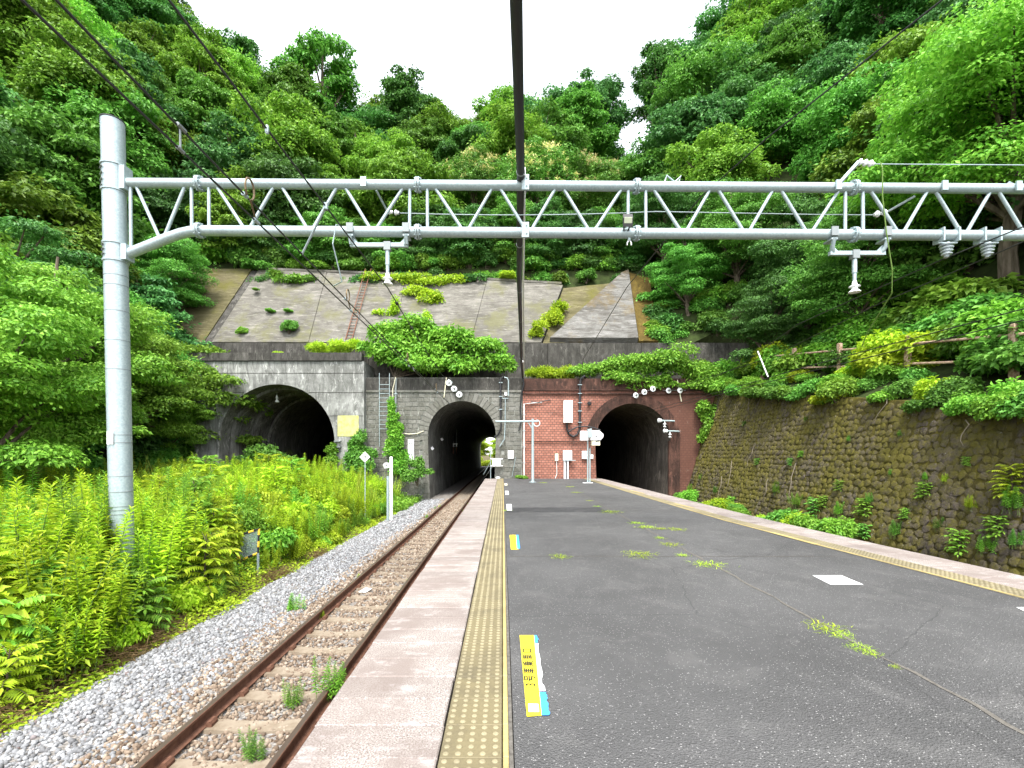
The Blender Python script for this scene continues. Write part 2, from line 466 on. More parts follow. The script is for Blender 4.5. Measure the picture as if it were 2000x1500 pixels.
def m_ballast(name, cols):
    t = NT(name)
    c = t.ramp(t.geo('Random Per Island'), cols)
    c = t.mix(t.ramp(t.noise(60,4,.7),[(.3,.4),(.7,0)]), c, t.mix(.5, c, 0.0))
    return t.fin(c, .85, .25)
bal_grey = m_ballast('ballast_grey', [(0,(.11,.11,.113)),(.4,(.19,.193,.20)),(.75,(.265,.27,.278)),(.95,(.36,.362,.37)),(1,(.13,.09,.085))])
bal_brown = m_ballast('ballast_brown', [(0,(.095,.066,.046)),(.4,(.17,.125,.09)),(.75,(.25,.195,.145)),(1,(.34,.285,.23))])
dirtline = (lambda t: t.fin(t.ramp(t.noise(30,5,.8),[(.3,(.06,.055,.048)),(.7,(.15,.14,.125))]), .95, .05))(NT('seam_dirt'))
# ================================================================== SETTING
rng = random.Random(7)
nr = np.random.default_rng(11)
WALL_Y = 29.5
def struct(o): return tag(o, kind='structure')

# ground reaching the horizon
g = MB(); g.add([(-700,-500,-1.62),(700,-500,-1.62),(700,900,-1.62),(-700,900,-1.62)], [(0,1,2,3)])
struct(g.build('ground', soil))

# ---- platform -------------------------------------------------------------
PX0 = -1.105
def xr(y):   # right edge of the island platform, flaring a little towards the camera
    pts = [(-4,7.35),(3,7.02),(6,6.80),(8,6.62),(11,6.40),(15,6.33),(31,6.22)]
    for (a,b),(c,d) in zip(pts, pts[1:]):
        if y <= c: return b + (d-b)*(y-a)/(c-a)
    return 6.22
ys = [-4 + i*0.6 for i in range(int((WALL_Y+4)/.6)+1)] + [WALL_Y-.04]
p = MB()
AX0, SLAB, TILE = 0.062, 0.765, 0.40
top = [(AX0, y, 0.0) for y in ys]; n = len(ys)
rt = [(xr(y)-SLAB-TILE-.012, y, 0.0) for y in ys]
p.add(top+rt, [(i, i+n, i+n+1, i+1) for i in range(n-1)])
asph_top = p
platform = p.build('platform', asphalt); struct(platform)
# platform body under the surface
b = MB()
for y0, y1 in zip(ys, ys[1:]):
    x0, x1a, x1b = PX0+.06, xr(y0)-.06, xr(y1)-.06
    b.add([(x0,y0,-1.6),(x1a,y0,-1.6),(x1b,y1,-1.6),(x0,y1,-1.6),(x0,y0,-.07),(x1a,y0,-.07),(x1b,y1,-.07),(x0,y1,-.07)],
          [(3,0,4,7),(1,2,6,5),(4,5,6,7)])
b.build('platform_body', conc_band, platform)
# edge slabs and tactile tiles, one by one (0.3 m modules)
sm = MB(); sm.cbx(0, SLAB-.006, 0, .294, -.09, 0, .008); slab_me = sm.mesh('edge_slab', slabm)
tm = MB()
tm.cbx(.006, .335, 0, .296, -.06, .0, .004, 0)
tm.cbx(.341, .372, 0, .296, -.06, .006, .005, 2)     # inner warning bar
tm.bx(.374, .396, 0, .30, -.06, -.004, 3)
for i in range(5):
    for j in range(5):
        cx, cy = .036+.066*i, .030+.0595*j
        prof = [(.0175,0),(.0165,.003),(.011,.006)]
        vs = [(cx+r*math.cos(a*math.pi/4), cy+r*math.sin(a*math.pi/4), h) for r,h in prof for a in range(8)]
        fs = [(k*8+a, k*8+(a+1)%8, k*8+8+(a+1)%8, k*8+8+a) for k in range(2) for a in range(8)] + [tuple(range(16,24))]
        tm.add(vs, fs, 1)
tile_me = tm.mesh('tactile_tile', [tilem, dotm, barm, dirtline])
for i in range(-8, 98):
    y = i*.30 + .06
    if y + .3 > WALL_Y - .02: break
    inst('edge_slab', slab_me, platform, (PX0+rng.uniform(-.004,.004), y, rng.uniform(-.002,.002)))
    inst('tactile_tile', tile_me, platform, (PX0+SLAB, y, rng.uniform(-.001,.0015)))
    xe = xr(y+.15); ang = math.atan2(xr(y)-xr(y+.3), .3)
    if y > 2.5:
        inst('edge_slab', slab_me, platform, (xe-SLAB-(xr(y)-xr(y+.3))*-.5, y, 0), (0,0,ang))
        o = inst('tactile_tile', tile_me, platform, (xe-SLAB+(xr(y)-xr(y+.3))*.5, y+.3, 0), (0,0,math.pi+ang))
# centre seam with dirt, patch of newer asphalt, cross seams
def ribbon(pts, w, z=.004, jit=.3, seed=1):
    r = random.Random(seed); m = MB(); k = len(pts); L, Rr = [], []
    for i,(x,y) in enumerate(pts):
        a, c = pts[max(0,i-1)], pts[min(k-1,i+1)]
        dx, dy = c[0]-a[0], c[1]-a[1]; l = math.hypot(dx,dy) or 1
        nx, ny = -dy/l, dx/l
        wa, wb = w*r.uniform(1-jit,1+jit)/2, w*r.uniform(1-jit,1+jit)/2
        L.append((x+nx*wa,y+ny*wa,z)); Rr.append((x-nx*wb,y-ny*wb,z))
    return m.add(L+Rr, [(i, i+1, i+1+k, i+k) for i in range(k-1)])
seam = [(2.97+rng.uniform(-.02,.02)+.006*y, 1.0+y) for y in np.arange(0, 28.3, .22)]
ribbon(seam, .03, .004, .7, 3).build('joint', dirtline, platform)
for yy, xa, xb in ((7.25,.08,2.9),(7.25,3.05,5.2),(13.2,3.0,5.1)):
    ribbon([(xa+(xb-xa)*k/24, yy+rng.uniform(-.015,.015)) for k in range(25)], .018, .004, .6, int(yy*9+xa)).build('joint', dirtline, platform)
pm = MB(); k=18
e0 = [(0.10+2.75*i/k, 12.65+rng.uniform(-.04,.04), .004) for i in range(k+1)]
e1 = [(0.10+2.75*i/k, 13.75+rng.uniform(-.05,.05), .004) for i in range(k+1)]
pm.add(e0+e1, [(i,i+1,i+k+2,i+k+1) for i in range(k)]); pm.build('asphalt_patch', asphalt_new, platform)

# ---- track bed, left ground ----------------------------------------------
tb = MB()
xs = [-5.6,-5.2,-4.7,-4.0,-3.35,-3.05,-2.1,PX0+.02]
zs = [-1.52,-1.41,-1.30,-1.255,-1.245,-1.297,-1.294,-1.25]
yy = [-4,8,16,24,40,60,80,99,125]
vs = [(x,y,z) for y in yy for x,z in zip(xs,zs)]; k = len(xs)
tb.add(vs, [(j*k+i, j*k+i+1, (j+1)*k+i+1, (j+1)*k+i) for j in range(len(yy)-1) for i in range(k-1)])
struct(tb.build('track_bed', bedm))
def sm01(t):
    t = min(1,max(0,t)); return t*t*(3-2*t)
def zleft(x, y):
    """lineside ground left of the track"""
    z = -1.50 + .95*sm01((-5.45-x)/2.7) + .35*sm01((-10-x)/5)
    z += .08*math.sin(x*1.7+y*.9) * sm01((-6-x)/2)
    z += .25*sm01((y-14)/10)*sm01((-7.5-x)/3)
    return z
lg = MB(); X = [-5.3-.75*i for i in range(22)]; Y = [-4+.9*j for j in range(38)]; Y[-1] = WALL_Y-.02
lg.add([(x,y,zleft(x,y)) for y in Y for x in X], [(j*22+i+1, j*22+i, (j+1)*22+i, (j+1)*22+i+1) for j in range(37) for i in range(21)])
struct(lg.build('embankment', soil))

# ---- hillsides -------------------------------------------------------------
def ztop(y): return max(2.0, 5.6 - .16*(WALL_Y - y))
def xw(y): return 11.4 + .3*(ztop(y)+1.3)
def zright(x, y):
    s = x - xw(y)
    return ztop(y) - .15 + (.55*s if s < 3 else 1.65 + .92*(s-3)) 
def zlefth(x, y):
    s = -18.6 - x
    return zleft(-18.6, y) + (.75*s if s < 3 else 2.25+1.02*(s-3))
def zback(x, y):
    if y < 36.5: z = 8.75 + (y-31.5)*1.28
    elif y < 59: z = 15.2 + (y-36.5)*.93
    else: z = 36.1 - (y-59)*.80
    r = max(0, x-13.5)*.80 * (1 if y < 62 else max(0, 1-(y-62)/60))
    l = max(0, -27-x)*.95 * (1 if y < 62 else max(0, 1-(y-62)/60))
    dip = 1.0 if (-30 < x < 12.5 and y < 37.5) else 0
    return z + r + l - dip + .5*math.sin(x*.31+y*.2)*(1 if y > 38 else 0)
def sheet(fn, U, V, mp):
    m = MB(); vs = []
    for v in V:
        for u in U:
            x, y = mp(u, v); vs.append((x, y, fn(x, y)))
    k = len(U)
    return m.add(vs, [(j*k+i, j*k+i+1, (j+1)*k+i+1, (j+1)*k+i) for j in range(len(V)-1) for i in range(k-1)])
U = [0,.7,1.5,2.3,3.1]+[3.1+2*i for i in range(1,32)]
V = [2+1.5*j for j in range(20)]+[31.6]
struct(sheet(zright, U, V, lambda u,v:(xw(v)+u, v)).build('hillside', forest))
struct(sheet(zlefth, U, V, lambda u,v:(-18.6-u, v)).build('hillside', forest))
U = [-95+2.5*i for i in range(80)]; V = [31.6+1.5*j for j in range(45)]
struct(sheet(zback, U, V, lambda u,v:(u,v)).build('hillside', forest))

# ---- tunnel portals ---------------------------------------------------------
def arch(cx, hw, zc, zb, n=28, pinch=.14):
    """horseshoe outline from bottom left over the crown to bottom right"""
    zs = zc - hw; pts = []
    for i in range(7):
        t = i/6; z = zb + (zs-zb)*t
        pts.append((cx-hw+pinch*(1-t)**1.6, z))
    for i in range(1, n):
        a = math.pi - math.pi*i/n; pts.append((cx+hw*math.cos(a), zs+hw*math.sin(a)))
    for i in range(7):
        t = 1-i/6; z = zb + (zs-zb)*t
        pts.append((cx+hw-pinch*(1-t)**1.6, z))
    return pts
def wall_with_arch(m, x0, x1, z0, z1, pts, y, cx):
    """front face between the arch and a rectangle"""
    out = []
    k = len(pts); zs = pts[6][1]
    ctr = (cx, zs)
    for (x, z) in pts:
        if z <= zs + 1e-6:
            out.append((x0 if x < cx else x1, z))
        else:
            dx, dz = x-ctr[0], z-ctr[1]; ts = []
            if dx < -1e-6: ts.append((x0-ctr[0])/dx)
            if dx > 1e-6: ts.append((x1-ctr[0])/dx)
            ts.append((z1-ctr[1])/dz); t = min(q for q in ts if q > 0)
            out.append((ctr[0]+dx*t, ctr[1]+dz*t))
    vs = [(a,y,b_) for a,b_ in pts] + [(a,y,b_) for a,b_ in out]
    fs = [(i, i+k, i+1+k, i+1) for i in range(k-1)]
    m.add(vs, fs)
    for i in range(k-1):   # corners
        (a,b1),(c,d) = out[i], out[i+1]
        if abs(a-c) > 1e-5 and abs(b1-d) > 1e-5:
            q = (x0, z1) if a < cx else (x1, z1)
            m.add([(a,y,b1),(q[0],y,q[1]),(c,y,d)], [(0,1,2)])
def tube_lining(pts, y0, y1, steps, close=True, curve=0.0):
    m = MB(); k = len(pts); vs = []
    for j in range(steps+1):
        y = y0 + (y1-y0)*j/steps; dx = curve*((y-y0)/(y1-y0))**2
        vs += [(x+dx, y, z) for x, z in pts]
    m.add(vs, [(j*k+i, j*k+i+1, (j+1)*k+i+1, (j+1)*k+i) for j in range(steps) for i in range(k-1)])
    if close: m.add(vs[-k:], [tuple(range(k))])
    return m

# concrete portal (old track)
C1 = arch(-14.05, 3.6, 5.88, -1.6)
t1 = thing('tunnel_portal', 'wide grey stained concrete tunnel mouth with a pale yellow patch, overgrown in front', 'tunnel', (-14.05, WALL_Y-.4, -1.4))
m = MB(); yf = WALL_Y-.4
wall_with_arch(m, -22.0, -8.62, -1.6, 7.3, C1, yf, -14.05)
m.add([(-8.62,yf,-1.6),(-8.62,yf,7.3),(-8.62,WALL_Y+2.0,7.3),(-8.62,WALL_Y+2.0,-1.6)], [(0,3,2,1)])
m.add([(-22,yf,7.3),(-8.62,yf,7.3),(-8.62,31.5,7.3),(-22,31.5,7.3)], [(0,1,2,3)])
m.build('wall', conc_portal, t1)
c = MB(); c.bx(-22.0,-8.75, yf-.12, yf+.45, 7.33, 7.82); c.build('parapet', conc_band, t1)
tube_lining(C1, yf, yf+60, 16, True, -14).build('lining', lining, t1, True)
# shutter board marks as real recess lines: thin lift joints standing slightly proud
for zz in (3.9, 5.35, 6.55):
    hw = 0 if zz > 5.88 else math.sqrt(max(0, 3.6**2-(zz-2.28)**2))
    for (xa, xb) in (((-22,-14.05-hw-.12),(-14.05+hw+.12,-8.66)) if hw else ((-22,-8.66),)):
        j = MB(); j.bx(xa, xb, yf-.012, yf+.02, zz, zz+.03); j.build('lift_joint', conc_band, t1)
for hw_, ya_, yb_ in ((3.42, 1.2, 1.9), (3.42, 3.6, 4.3), (3.42, 6.0, 6.7)):    # reinforcing rings inside the mouth
    q = tube_lining(arch(-14.05, hw_, 5.70, -1.6), yf+ya_, yf+yb_, 1, False)
    o_, i_ = arch(-14.05, 3.6, 5.88, -1.6), arch(-14.05, hw_, 5.70, -1.6); k_ = len(i_)
    q.add([(a_,yf+ya_,c_) for a_,c_ in i_]+[(a_,yf+ya_,c_) for a_,c_ in o_], [(e_,e_+1,e_+1+k_,e_+k_) for e_ in range(k_-1)])
    q.build('inner_ring', lining, t1, True)
yp = MB(); yp.bx(*[(660-VX)/FPX*yf, (700-VX)/FPX*yf], yf-.018, yf-.003, CAM_H+(VY-852)/FPX*yf, CAM_H+(VY-812)/FPX*yf)
yp.build('painted_patch', palep, t1)
for zz in (1.95, 2.3):
    j = MB(); j.bx(-10.42,-10.02, yf-.22, yf, zz, zz+.07); j.build('bracket', galv_dk, t1)
# hanging insulator inside the concrete tunnel
iv = W(541, 772, yf+2.0)
ins = thing('hanging_insulator', 'small white insulator hanging in the wide concrete tunnel mouth', 'insulator', iv)
q = MB(); q.tube([W(541,765,yf+2.0)+Vector((0,0,.42)), W(541,772,yf+2.0)], .02, 6); q.build('rod', galv, ins)
q = MB(); q.lathe(iv, (0,0,-1), [(.03,0),(.10,.18),(.12,.22),(.04,.24),(.14,.42),(.15,.46),(.03,.5)], 10); q.build('shell', porc, ins, True)

# stone block portal
C2X, C2H, C2Z = -2.57, 2.13, 4.88
C2 = arch(C2X, C2H, C2Z, -1.6)
t2 = thing('tunnel_portal', 'grey stone block tunnel mouth over the left track, daylight at its far end', 'tunnel', (C2X, WALL_Y, -1.4))
m = MB(); wall_with_arch(m, -8.62, 1.24, -1.6, 6.35, C2, WALL_Y+.002, C2X); m.build('wall', mortar, t2)
lin2 = tube_lining(C2, WALL_Y+.03, 99.0, 40, False)
lin2.build('lining', lining, t2, True)
ring = .58; z2s = C2Z - C2H
nv = 27
for i in range(nv):
    a0, a1 = math.pi*(i+.06)/nv, math.pi*(i+.94)/nv
    ro = C2H + ring + (.0 if i % 2 else .06)
    pl = [(C2X+r*math.cos(a), WALL_Y-.05-rng.uniform(0,.015), z2s+r*math.sin(a)) for r, a in ((C2H,a0),(C2H,a1),(ro,a1),(ro,a0))]
    pl = [(x, pl[0][1], z) for x,_,z in pl]
    v = MB(); v.prism(pl, (0,.22,0)); v.build('voussoir', stoneblock, t2)
for sx in (-1,1):
    for j in range(14):
        z0 = -1.5 + j*.302
        if z0+.29 > z2s: break
        off = .14*(1-min(1,max(0,(z0+1.6)/(z2s+1.6))))**1.6
        wq = .5 if j % 2 else .36
        xa = C2X + sx*(C2H-off); xb = xa + sx*wq
        v = MB(); v.bx(min(xa,xb), max(xa,xb), WALL_Y-.04-rng.uniform(0,.015), WALL_Y+.1, z0, z0+.285); v.build('jamb_stone', stoneblock, t2)
blocks = []
z = -1.5; row = 0
while z < 5.25:
    h = .275
    zz = z + h/2
    if zz < z2s: wl = C2H + (.52 if row % 2 else .4)
    else:
        d2 = (C2H+ring+.07)**2 - (zz-z2s)**2
        wl = math.sqrt(d2) if d2 > 0 else 0
    spans = [(-8.58, C2X-wl-.02), (C2X+wl+.02, 1.2)] if wl else [(-8.58, 1.2)]
    for (a, bb) in spans:
        x = a - (.2 if row % 2 else 0)
        while x < bb - .02:
            l = rng.uniform(.33,.52)
            x0, x1 = max(a,x), min(bb,x+l)
            if bb - x1 < .16: x1 = bb
            if x1 - x0 > .05: blocks.append((x0, x1-.022, z, z+h-.022))
            x = x1 if x1 < bb else bb
            if x1 >= bb: break
    z += h; row += 1
# the 280 that show best (clear of the thicket, round the mouth) as parts, the rest in one mesh
blocks.sort(key=lambda q: (abs((q[0]+q[1])/2 + 1.6)))
rest = MB()
def blk(m, q):
    dy = rng.uniform(.0,.022)
    x0,x1,z0,z1 = q; x1 -= .012; z1 -= .010; y0 = WALL_Y - .012 - dy; e = .014
    vs = [(x0,WALL_Y+.06,z0),(x1,WALL_Y+.06,z0),(x1,WALL_Y+.06,z1),(x0,WALL_Y+.06,z1),
          (x0,y0+e,z0),(x1,y0+e,z0),(x1,y0+e,z1),(x0,y0+e,z1),(x0+e,y0,z0+e),(x1-e,y0,z0+e),(x1-e,y0,z1-e),(x0+e,y0,z1-e)]
    m.add(vs, [(0,1,5,4),(1,2,6,5),(2,3,7,6),(3,0,4,7),(4,5,9,8),(5,6,10,9),(6,7,11,10),(7,4,8,11),(8,9,10,11)])
for i, q in enumerate(blocks):
    if i < 285:
        mm = MB(); blk(mm, q); mm.build('stone_block', stoneblock, t2)
    else: blk(rest, q)
tag(rest.build('stone_blocks', stoneblock, t2), kind='stuff')
c = MB(); c.bx(-8.60,1.22, WALL_Y-.10, WALL_Y+.1, 5.42, 5.56); c.build('cornice', stoneblock, t2)
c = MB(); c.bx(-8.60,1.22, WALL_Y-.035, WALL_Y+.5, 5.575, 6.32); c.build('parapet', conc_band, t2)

# brick portal
C3X, C3H, C3Z = 8.18, 2.36, 4.72
C3 = arch(C3X, C3H, C3Z, -1.6)
t3 = thing('tunnel_portal', 'red brick tunnel mouth at the end of the platform, ivy over its top', 'tunnel', (C3X, WALL_Y-.05, -1.4))
m = MB(); wall_with_arch(m, 1.26, 14.2, -1.6, 5.5, C3, WALL_Y-.05, C3X)
m.add([(1.26,WALL_Y-.05,-1.6),(1.26,WALL_Y-.05,6.3),(1.26,WALL_Y+1,6.3),(1.26,WALL_Y+1,-1.6)], [(0,1,2,3)])
m.build('wall', brick, t3)
tube_lining(C3, WALL_Y-.05, WALL_Y+70, 18, True, 10).build('lining', liningb, t3, True)
z3s = C3Z - C3H; m = MB()
npt = 40
for i in range(npt):
    a0, a1 = math.pi*i/npt, math.pi*(i+1)/npt
    pl = [(C3X+r*math.cos(a), WALL_Y-.085, z3s+r*math.sin(a)) for r,a in ((C3H,a0),(C3H,a1),(C3H+.62,a1),(C3H+.62,a0))]
    m.prism(pl, (0,.2,0))
m.build('arch_ring', brickdk, t3)
m = MB(); m.bx(C3X+C3H-.12, C3X+C3H+.6, WALL_Y-.083, WALL_Y+.1, -1.5, z3s); m.build('jamb', brickdk, t3)
for zz in (5.28, 5.52):
    c = MB(); c.bx(1.28,14.2, WALL_Y-.16, WALL_Y+.1, zz, zz+.09); c.build('cornice', brickdk, t3)
c = MB(); c.bx(1.28,14.2, WALL_Y-.09, WALL_Y+.5, 5.62, 6.28); c.build('parapet', brickdk, t3)

# ledge above the portals
l = MB(); l.add([(-8.6,WALL_Y+.4,6.05),(14.5,WALL_Y+.4,6.05),(16,31.55,6.3),(-8.6,31.55,6.3)], [(0,1,2,3)]); struct(l.build('ledge', soil))
rw = thing('retaining_wall', 'low dark concrete wall along the ledge above the tunnel mouths', 'wall', (-2, 31.5, 6.2))
xs_ = [-22,-15.5,-9,-2.5,3.0,9.3,16.5]
for a, bb in zip(xs_, xs_[1:]):
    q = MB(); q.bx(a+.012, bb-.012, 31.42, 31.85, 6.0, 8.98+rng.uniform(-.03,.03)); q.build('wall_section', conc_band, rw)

# concrete slope face: panels poured side by side
slope = thing('concrete_slope', 'stained grey concrete slope facing above the tunnels with panel joints', 'slope', (-8, 31.8, 8.8))
def sz(y): return 9.05 + (y-31.75)*1.30
def panel(xb0, xb1, xt0, xt1, yt0, yt1, mat, name='slope_panel', lift=0.0, y0=31.78, th=.3):
    nx, ny = 10, 8; m = MB(); vs = []
    for j in range(ny+1):
        for i in range(nx+1):
            u, t = i/nx, j/ny
            yt = yt0+(yt1-yt0)*u; y = y0+(yt-y0)*t
            x = (xb0+(xb1-xb0)*u)*(1-t) + (xt0+(xt1-xt0)*u)*t
            vs.append((x, y, sz(y)+lift+.012*math.sin(x*2+y*3)))
    k = nx+1
    m.add(vs, [(j*k+i, j*k+i+1, (j+1)*k+i+1, (j+1)*k+i) for j in range(ny) for i in range(nx)])
    edge = [i for i in range(k)] + [j*k+nx for j in range(1,ny+1)] + [ny*k+i for i in range(nx-1,-1,-1)] + [j*k for j in range(ny-1,0,-1)]
    lo = [(vs[i][0], vs[i][1]+.25, vs[i][2]-th) for i in edge]
    hi = [vs[i] for i in edge]; e = len(edge)
    m.add(hi+lo, [((i+1)%e, i, i+e, (i+1)%e+e) for i in range(e)])
    return m.build(name, mat, slope, False)
panel(-29, -20.35, -29, -20.0, 37.4, 37.3, conc_slope_mossy)
panel(-19.75, -13.2, -19.35, -13.9, 37.2, 37.0, conc_slope, lift=.06)
panel(-13.17, -7.4, -13.87, -7.6, 37.0, 36.7, conc_slope, lift=.03)
panel(-7.37, -2.2, -7.57, -1.2, 36.7, 36.5, conc_slope, lift=.05)
panel(-2.17, 2.6, -1.17, 4.6, 36.5, 35.9, conc_slope, lift=.04)
panel(2.65, 4.0, 4.65, 9.2, 35.9, 36.4, conc_slope_mossy, lift=-.2)
panel(3.2, 9.2, 9.25, 9.9, 36.6, 36.9, conc_wing, 'wing_slab', lift=.35)
panel(9.25, 10.6, 9.95, 11.4, 36.9, 36.4, moss_orange, 'mossy_strip', lift=.12)
gt = MB(); gt.prism([(-20.33,31.8,sz(31.8)-.1),(-19.78,31.8,sz(31.8)-.1),(-19.38,37.25,sz(37.25)-.1),(-19.98,37.25,sz(37.25)-.1)], (0,.2,-.3)); gt.build('drain_channel', conc_band, slope)
# coping along the slope top
for a,bb,ya,yb in ((-19.4,-7.6,37.2,36.7),(-7.5,4.5,36.7,35.95)):
    cp = MB(); za, zb = sz(ya)+.05, sz(yb)+.05
    cp.prism([(a,ya-.05,za),(bb,yb-.05,zb),(bb,yb-.05,zb+.16),(a,ya-.05,za+.16)], (0,.5,0)); cp.build('coping', conc_slope, slope)

# ---- right stone retaining wall ---------------------------------------------
sw = thing('stone_retaining_wall', 'mossy battered retaining wall of rounded field stones beside the right track', 'wall', (12.0, 18, -1.5))
m = MB(); Yw = [2+1.0*j for j in range(28)]+[29.46]
vs = []
for y in Yw:
    zt = ztop(y); vs += [(11.4-.06, y, -1.6), (11.4+.3*(zt+1.3), y, zt)]
    vs.append((11.4+.3*(zt+1.3)+.45, y, zt+.02))
m.add(vs, [(3*j+i, 3*j+3+i, 3*j+4+i, 3*j+1+i) for j in range(len(Yw)-1) for i in range(2)])
m.build('backing', wallback, sw)
slopev = Vector((.3,0,1)).normalized(); nrmv = Vector((-1,0,.3)).normalized()
stone_me = []
for k in range(7):
    r = random.Random(50+k); mm = MB(); n = 7
    rr = [r.uniform(.74,1.18) for _ in range(n)]; ph = r.uniform(0,1)
    vs = []
    tx, ty = r.uniform(-.22,.22), r.uniform(-.22,.22)
    for (s, h) in ((1.0,-.35),(.95,.10),(.66,.30)):
        for j in range(n):
            a = 2*math.pi*(j+ph)/n
            cx_, cy_ = math.cos(a)*rr[j]*s, math.sin(a)*rr[j]*s*.95; vs.append((cx_, cy_, h+r.uniform(-.07,.07)+(tx*cx_+ty*cy_ if h > 0 else 0)))
    vs.append((r.uniform(-.15,.15), r.uniform(-.15,.15), .40))
    fs = [(q*n+j, q*n+(j+1)%n, q*n+n+(j+1)%n, q*n+n+j) for q in range(2) for j in range(n)] + [(2*n+j, 2*n+(j+1)%n, 3*n) for j in range(n)]
    mm.add(vs, fs); stone_me.append(mm.mesh('stone', stonewallm, False))
basis = Matrix((( (0,1,0)[0], slopev.x, nrmv.x), (-1, slopev.y, nrmv.y), (0, slopev.z, nrmv.z)))
spots = []
row = 0; v = -1.35
while v < 7.0:
    y = 6.0 + (.14 if row % 2 else 0)
    while y < 29.3:
        zt = ztop(y); z = v*slopev.z + 0.0
        if z < zt - .12:
            spots.append((y+rng.uniform(-.045,.045), v+rng.uniform(-.04,.04)))
        y += .255*rng.uniform(.9,1.1)
    v += .218; row += 1
def stone_xf(y, v):
    z = v*slopev.z; x = 11.4 + .3*(z+1.3)
    return Vector((x, y, z))
near = sorted([s for s in spots if s[0] >= 10.6 and s[1] > -.9], key=lambda s: s[0])[:295]
ns = set(near); rest_v, rest_f = [], []; off = 0
for s in spots:
    k = rng.randrange(7); p0 = stone_xf(*s); a = rng.uniform(0,6.28); sc_ = rng.uniform(.10,.155)
    big = rng.random() < .10
    if big: sc_ *= 1.22
    mat = basis.to_4x4() @ Matrix.Rotation(a,4,'Z')
    if s in ns:
        o = inst('stone', stone_me[k], sw, p0 - sw.location, mat.to_euler(), (sc_*1.1, sc_*1.04, sc_*rng.uniform(.3,.65)))
    else:
        M4 = Matrix.Translation(p0 - sw.location) @ mat @ Matrix.Diagonal((sc_*1.1, sc_*1.04, sc_*rng.uniform(.3,.65), 1))
        me = stone_me[k]; co = np.empty(len(me.vertices)*3, np.float32); me.vertices.foreach_get('co', co); co = co.reshape(-1,3)
        A = np.array(M4); rest_v.append(co@A[:3,:3].T + A[:3,3])
        for pl in me.polygons:
            idx = list(pl.vertices)
            if len(idx) == 4: rest_f += [[idx[0]+off,idx[1]+off,idx[2]+off],[idx[0]+off,idx[2]+off,idx[3]+off]]
            else: rest_f.append([q+off for q in idx])
        off += len(co)
o = inst('stones', arr_mesh('stones', np.concatenate(rest_v), np.array(rest_f), stonewallm, None, False), sw); tag(o, kind='stuff')

# ---- fence on the berm above the stone wall ---------------------------------
fy = [10.0, 13.0, 16.6, 20.2, 23.6, 26.8]
def fx(y): return xw(y)+1.5
fence = thing('weathered_fence', 'weathered rusty post and rail fence in the greenery above the stone wall', 'fence', (fx(16.6), 16.6, zright(fx(16.6),16.6)))
for y in fy:
    x = fx(y); z = zright(x,y); q = MB(); q.cbx(x-.075,x+.075,y-.075,y+.075,z-.3,z+1.55,.02); q.build('post', fencem, fence)
for y0,y1 in zip(fy,fy[1:]):
    for hz in (.55, 1.25):
        a = Vector((fx(y0),y0,zright(fx(y0),y0)+hz)); c = Vector((fx(y1),y1,zright(fx(y1),y1)+hz))
        q = MB(); q.tube([a,c], .042, 6); q.build('rail', fencem, fence)

# ---- railway track -----------------------------------------------------------
TX = -2.58; RT = -1.10
track = thing('railway_track', 'rusty narrow gauge track on concrete sleepers along the platform into the tunnel', 'railway track', (TX, 10, RT))
prof = [(-.062,-.153),(.062,-.153),(.062,-.142),(.012,-.125),(.010,-.045),(.032,-.035),(.0325,-.006),(.027,0),(-.027,0),(-.0325,-.006),(-.032,-.035),(-.010,-.045),(-.012,-.125),(-.062,-.142)]
for sx in (-1,1):
    cx = TX + sx*.566
    m = MB(); ysr = [-3,10,29,60,105]; k = len(prof)
    vs = [(cx+a,y,RT+z) for y in ysr for a,z in prof]
    fs = []; 
    m.add(vs, [])
    for j in range(len(ysr)-1):
        for i in range(k):
            m.f.append((j*k+i, (j+1)*k+i, (j+1)*k+(i+1)%k, j*k+(i+1)%k)); m.m.append(1 if i == 7 else 0)
    m.build('rail', [rustm, railtop], track)
s = MB()
nx = 14; vs = []
for j,(yy_,top_) in enumerate(((-.125,0),(-.10,1),(.10,1),(.125,0))):
    for i in range(nx+1):
        x = -1.0+2.0*i/nx
        dip = .022*max(0, 1-(x/.40)**2) if abs(x) < .40 else 0
        z = -.155 - dip if top_ else -.29
        vs.append((x, yy_, z))
k = nx+1
s.add(vs, [(j*k+i, j*k+i+1, (j+1)*k+i+1, (j+1)*k+i) for j in range(3) for i in range(nx)])
s.add([vs[i*k] for i in range(4)]+[vs[i*k+nx] for i in range(4)], [(0,1,2,3),(7,6,5,4)])
sleeper_me = s.mesh('sleeper', sleeperm)
cl = MB()
cl.prism([(.05,-.055,-.16),(.115,-.055,-.16),(.115,-.055,-.125),(.10,-.055,-.098),(.065,-.055,-.098),(.05,-.055,-.13)], (0,.11,0))
clip_me = cl.mesh('rail_clip', rustm)
i = 0; y = 2.4
while y < 98:
    so_ = inst('sleeper', sleeper_me, track, (0, y-10+rng.uniform(-.02,.02), 0), (0,0,rng.uniform(-.012,.012)))
    if y < 22:
        for sx in (-1,1):
            for ro in (0, math.pi): inst('rail_clip', clip_me, so_, (sx*.566,0,0), (0,0,ro))
    y += .63 if y < 34 else .8

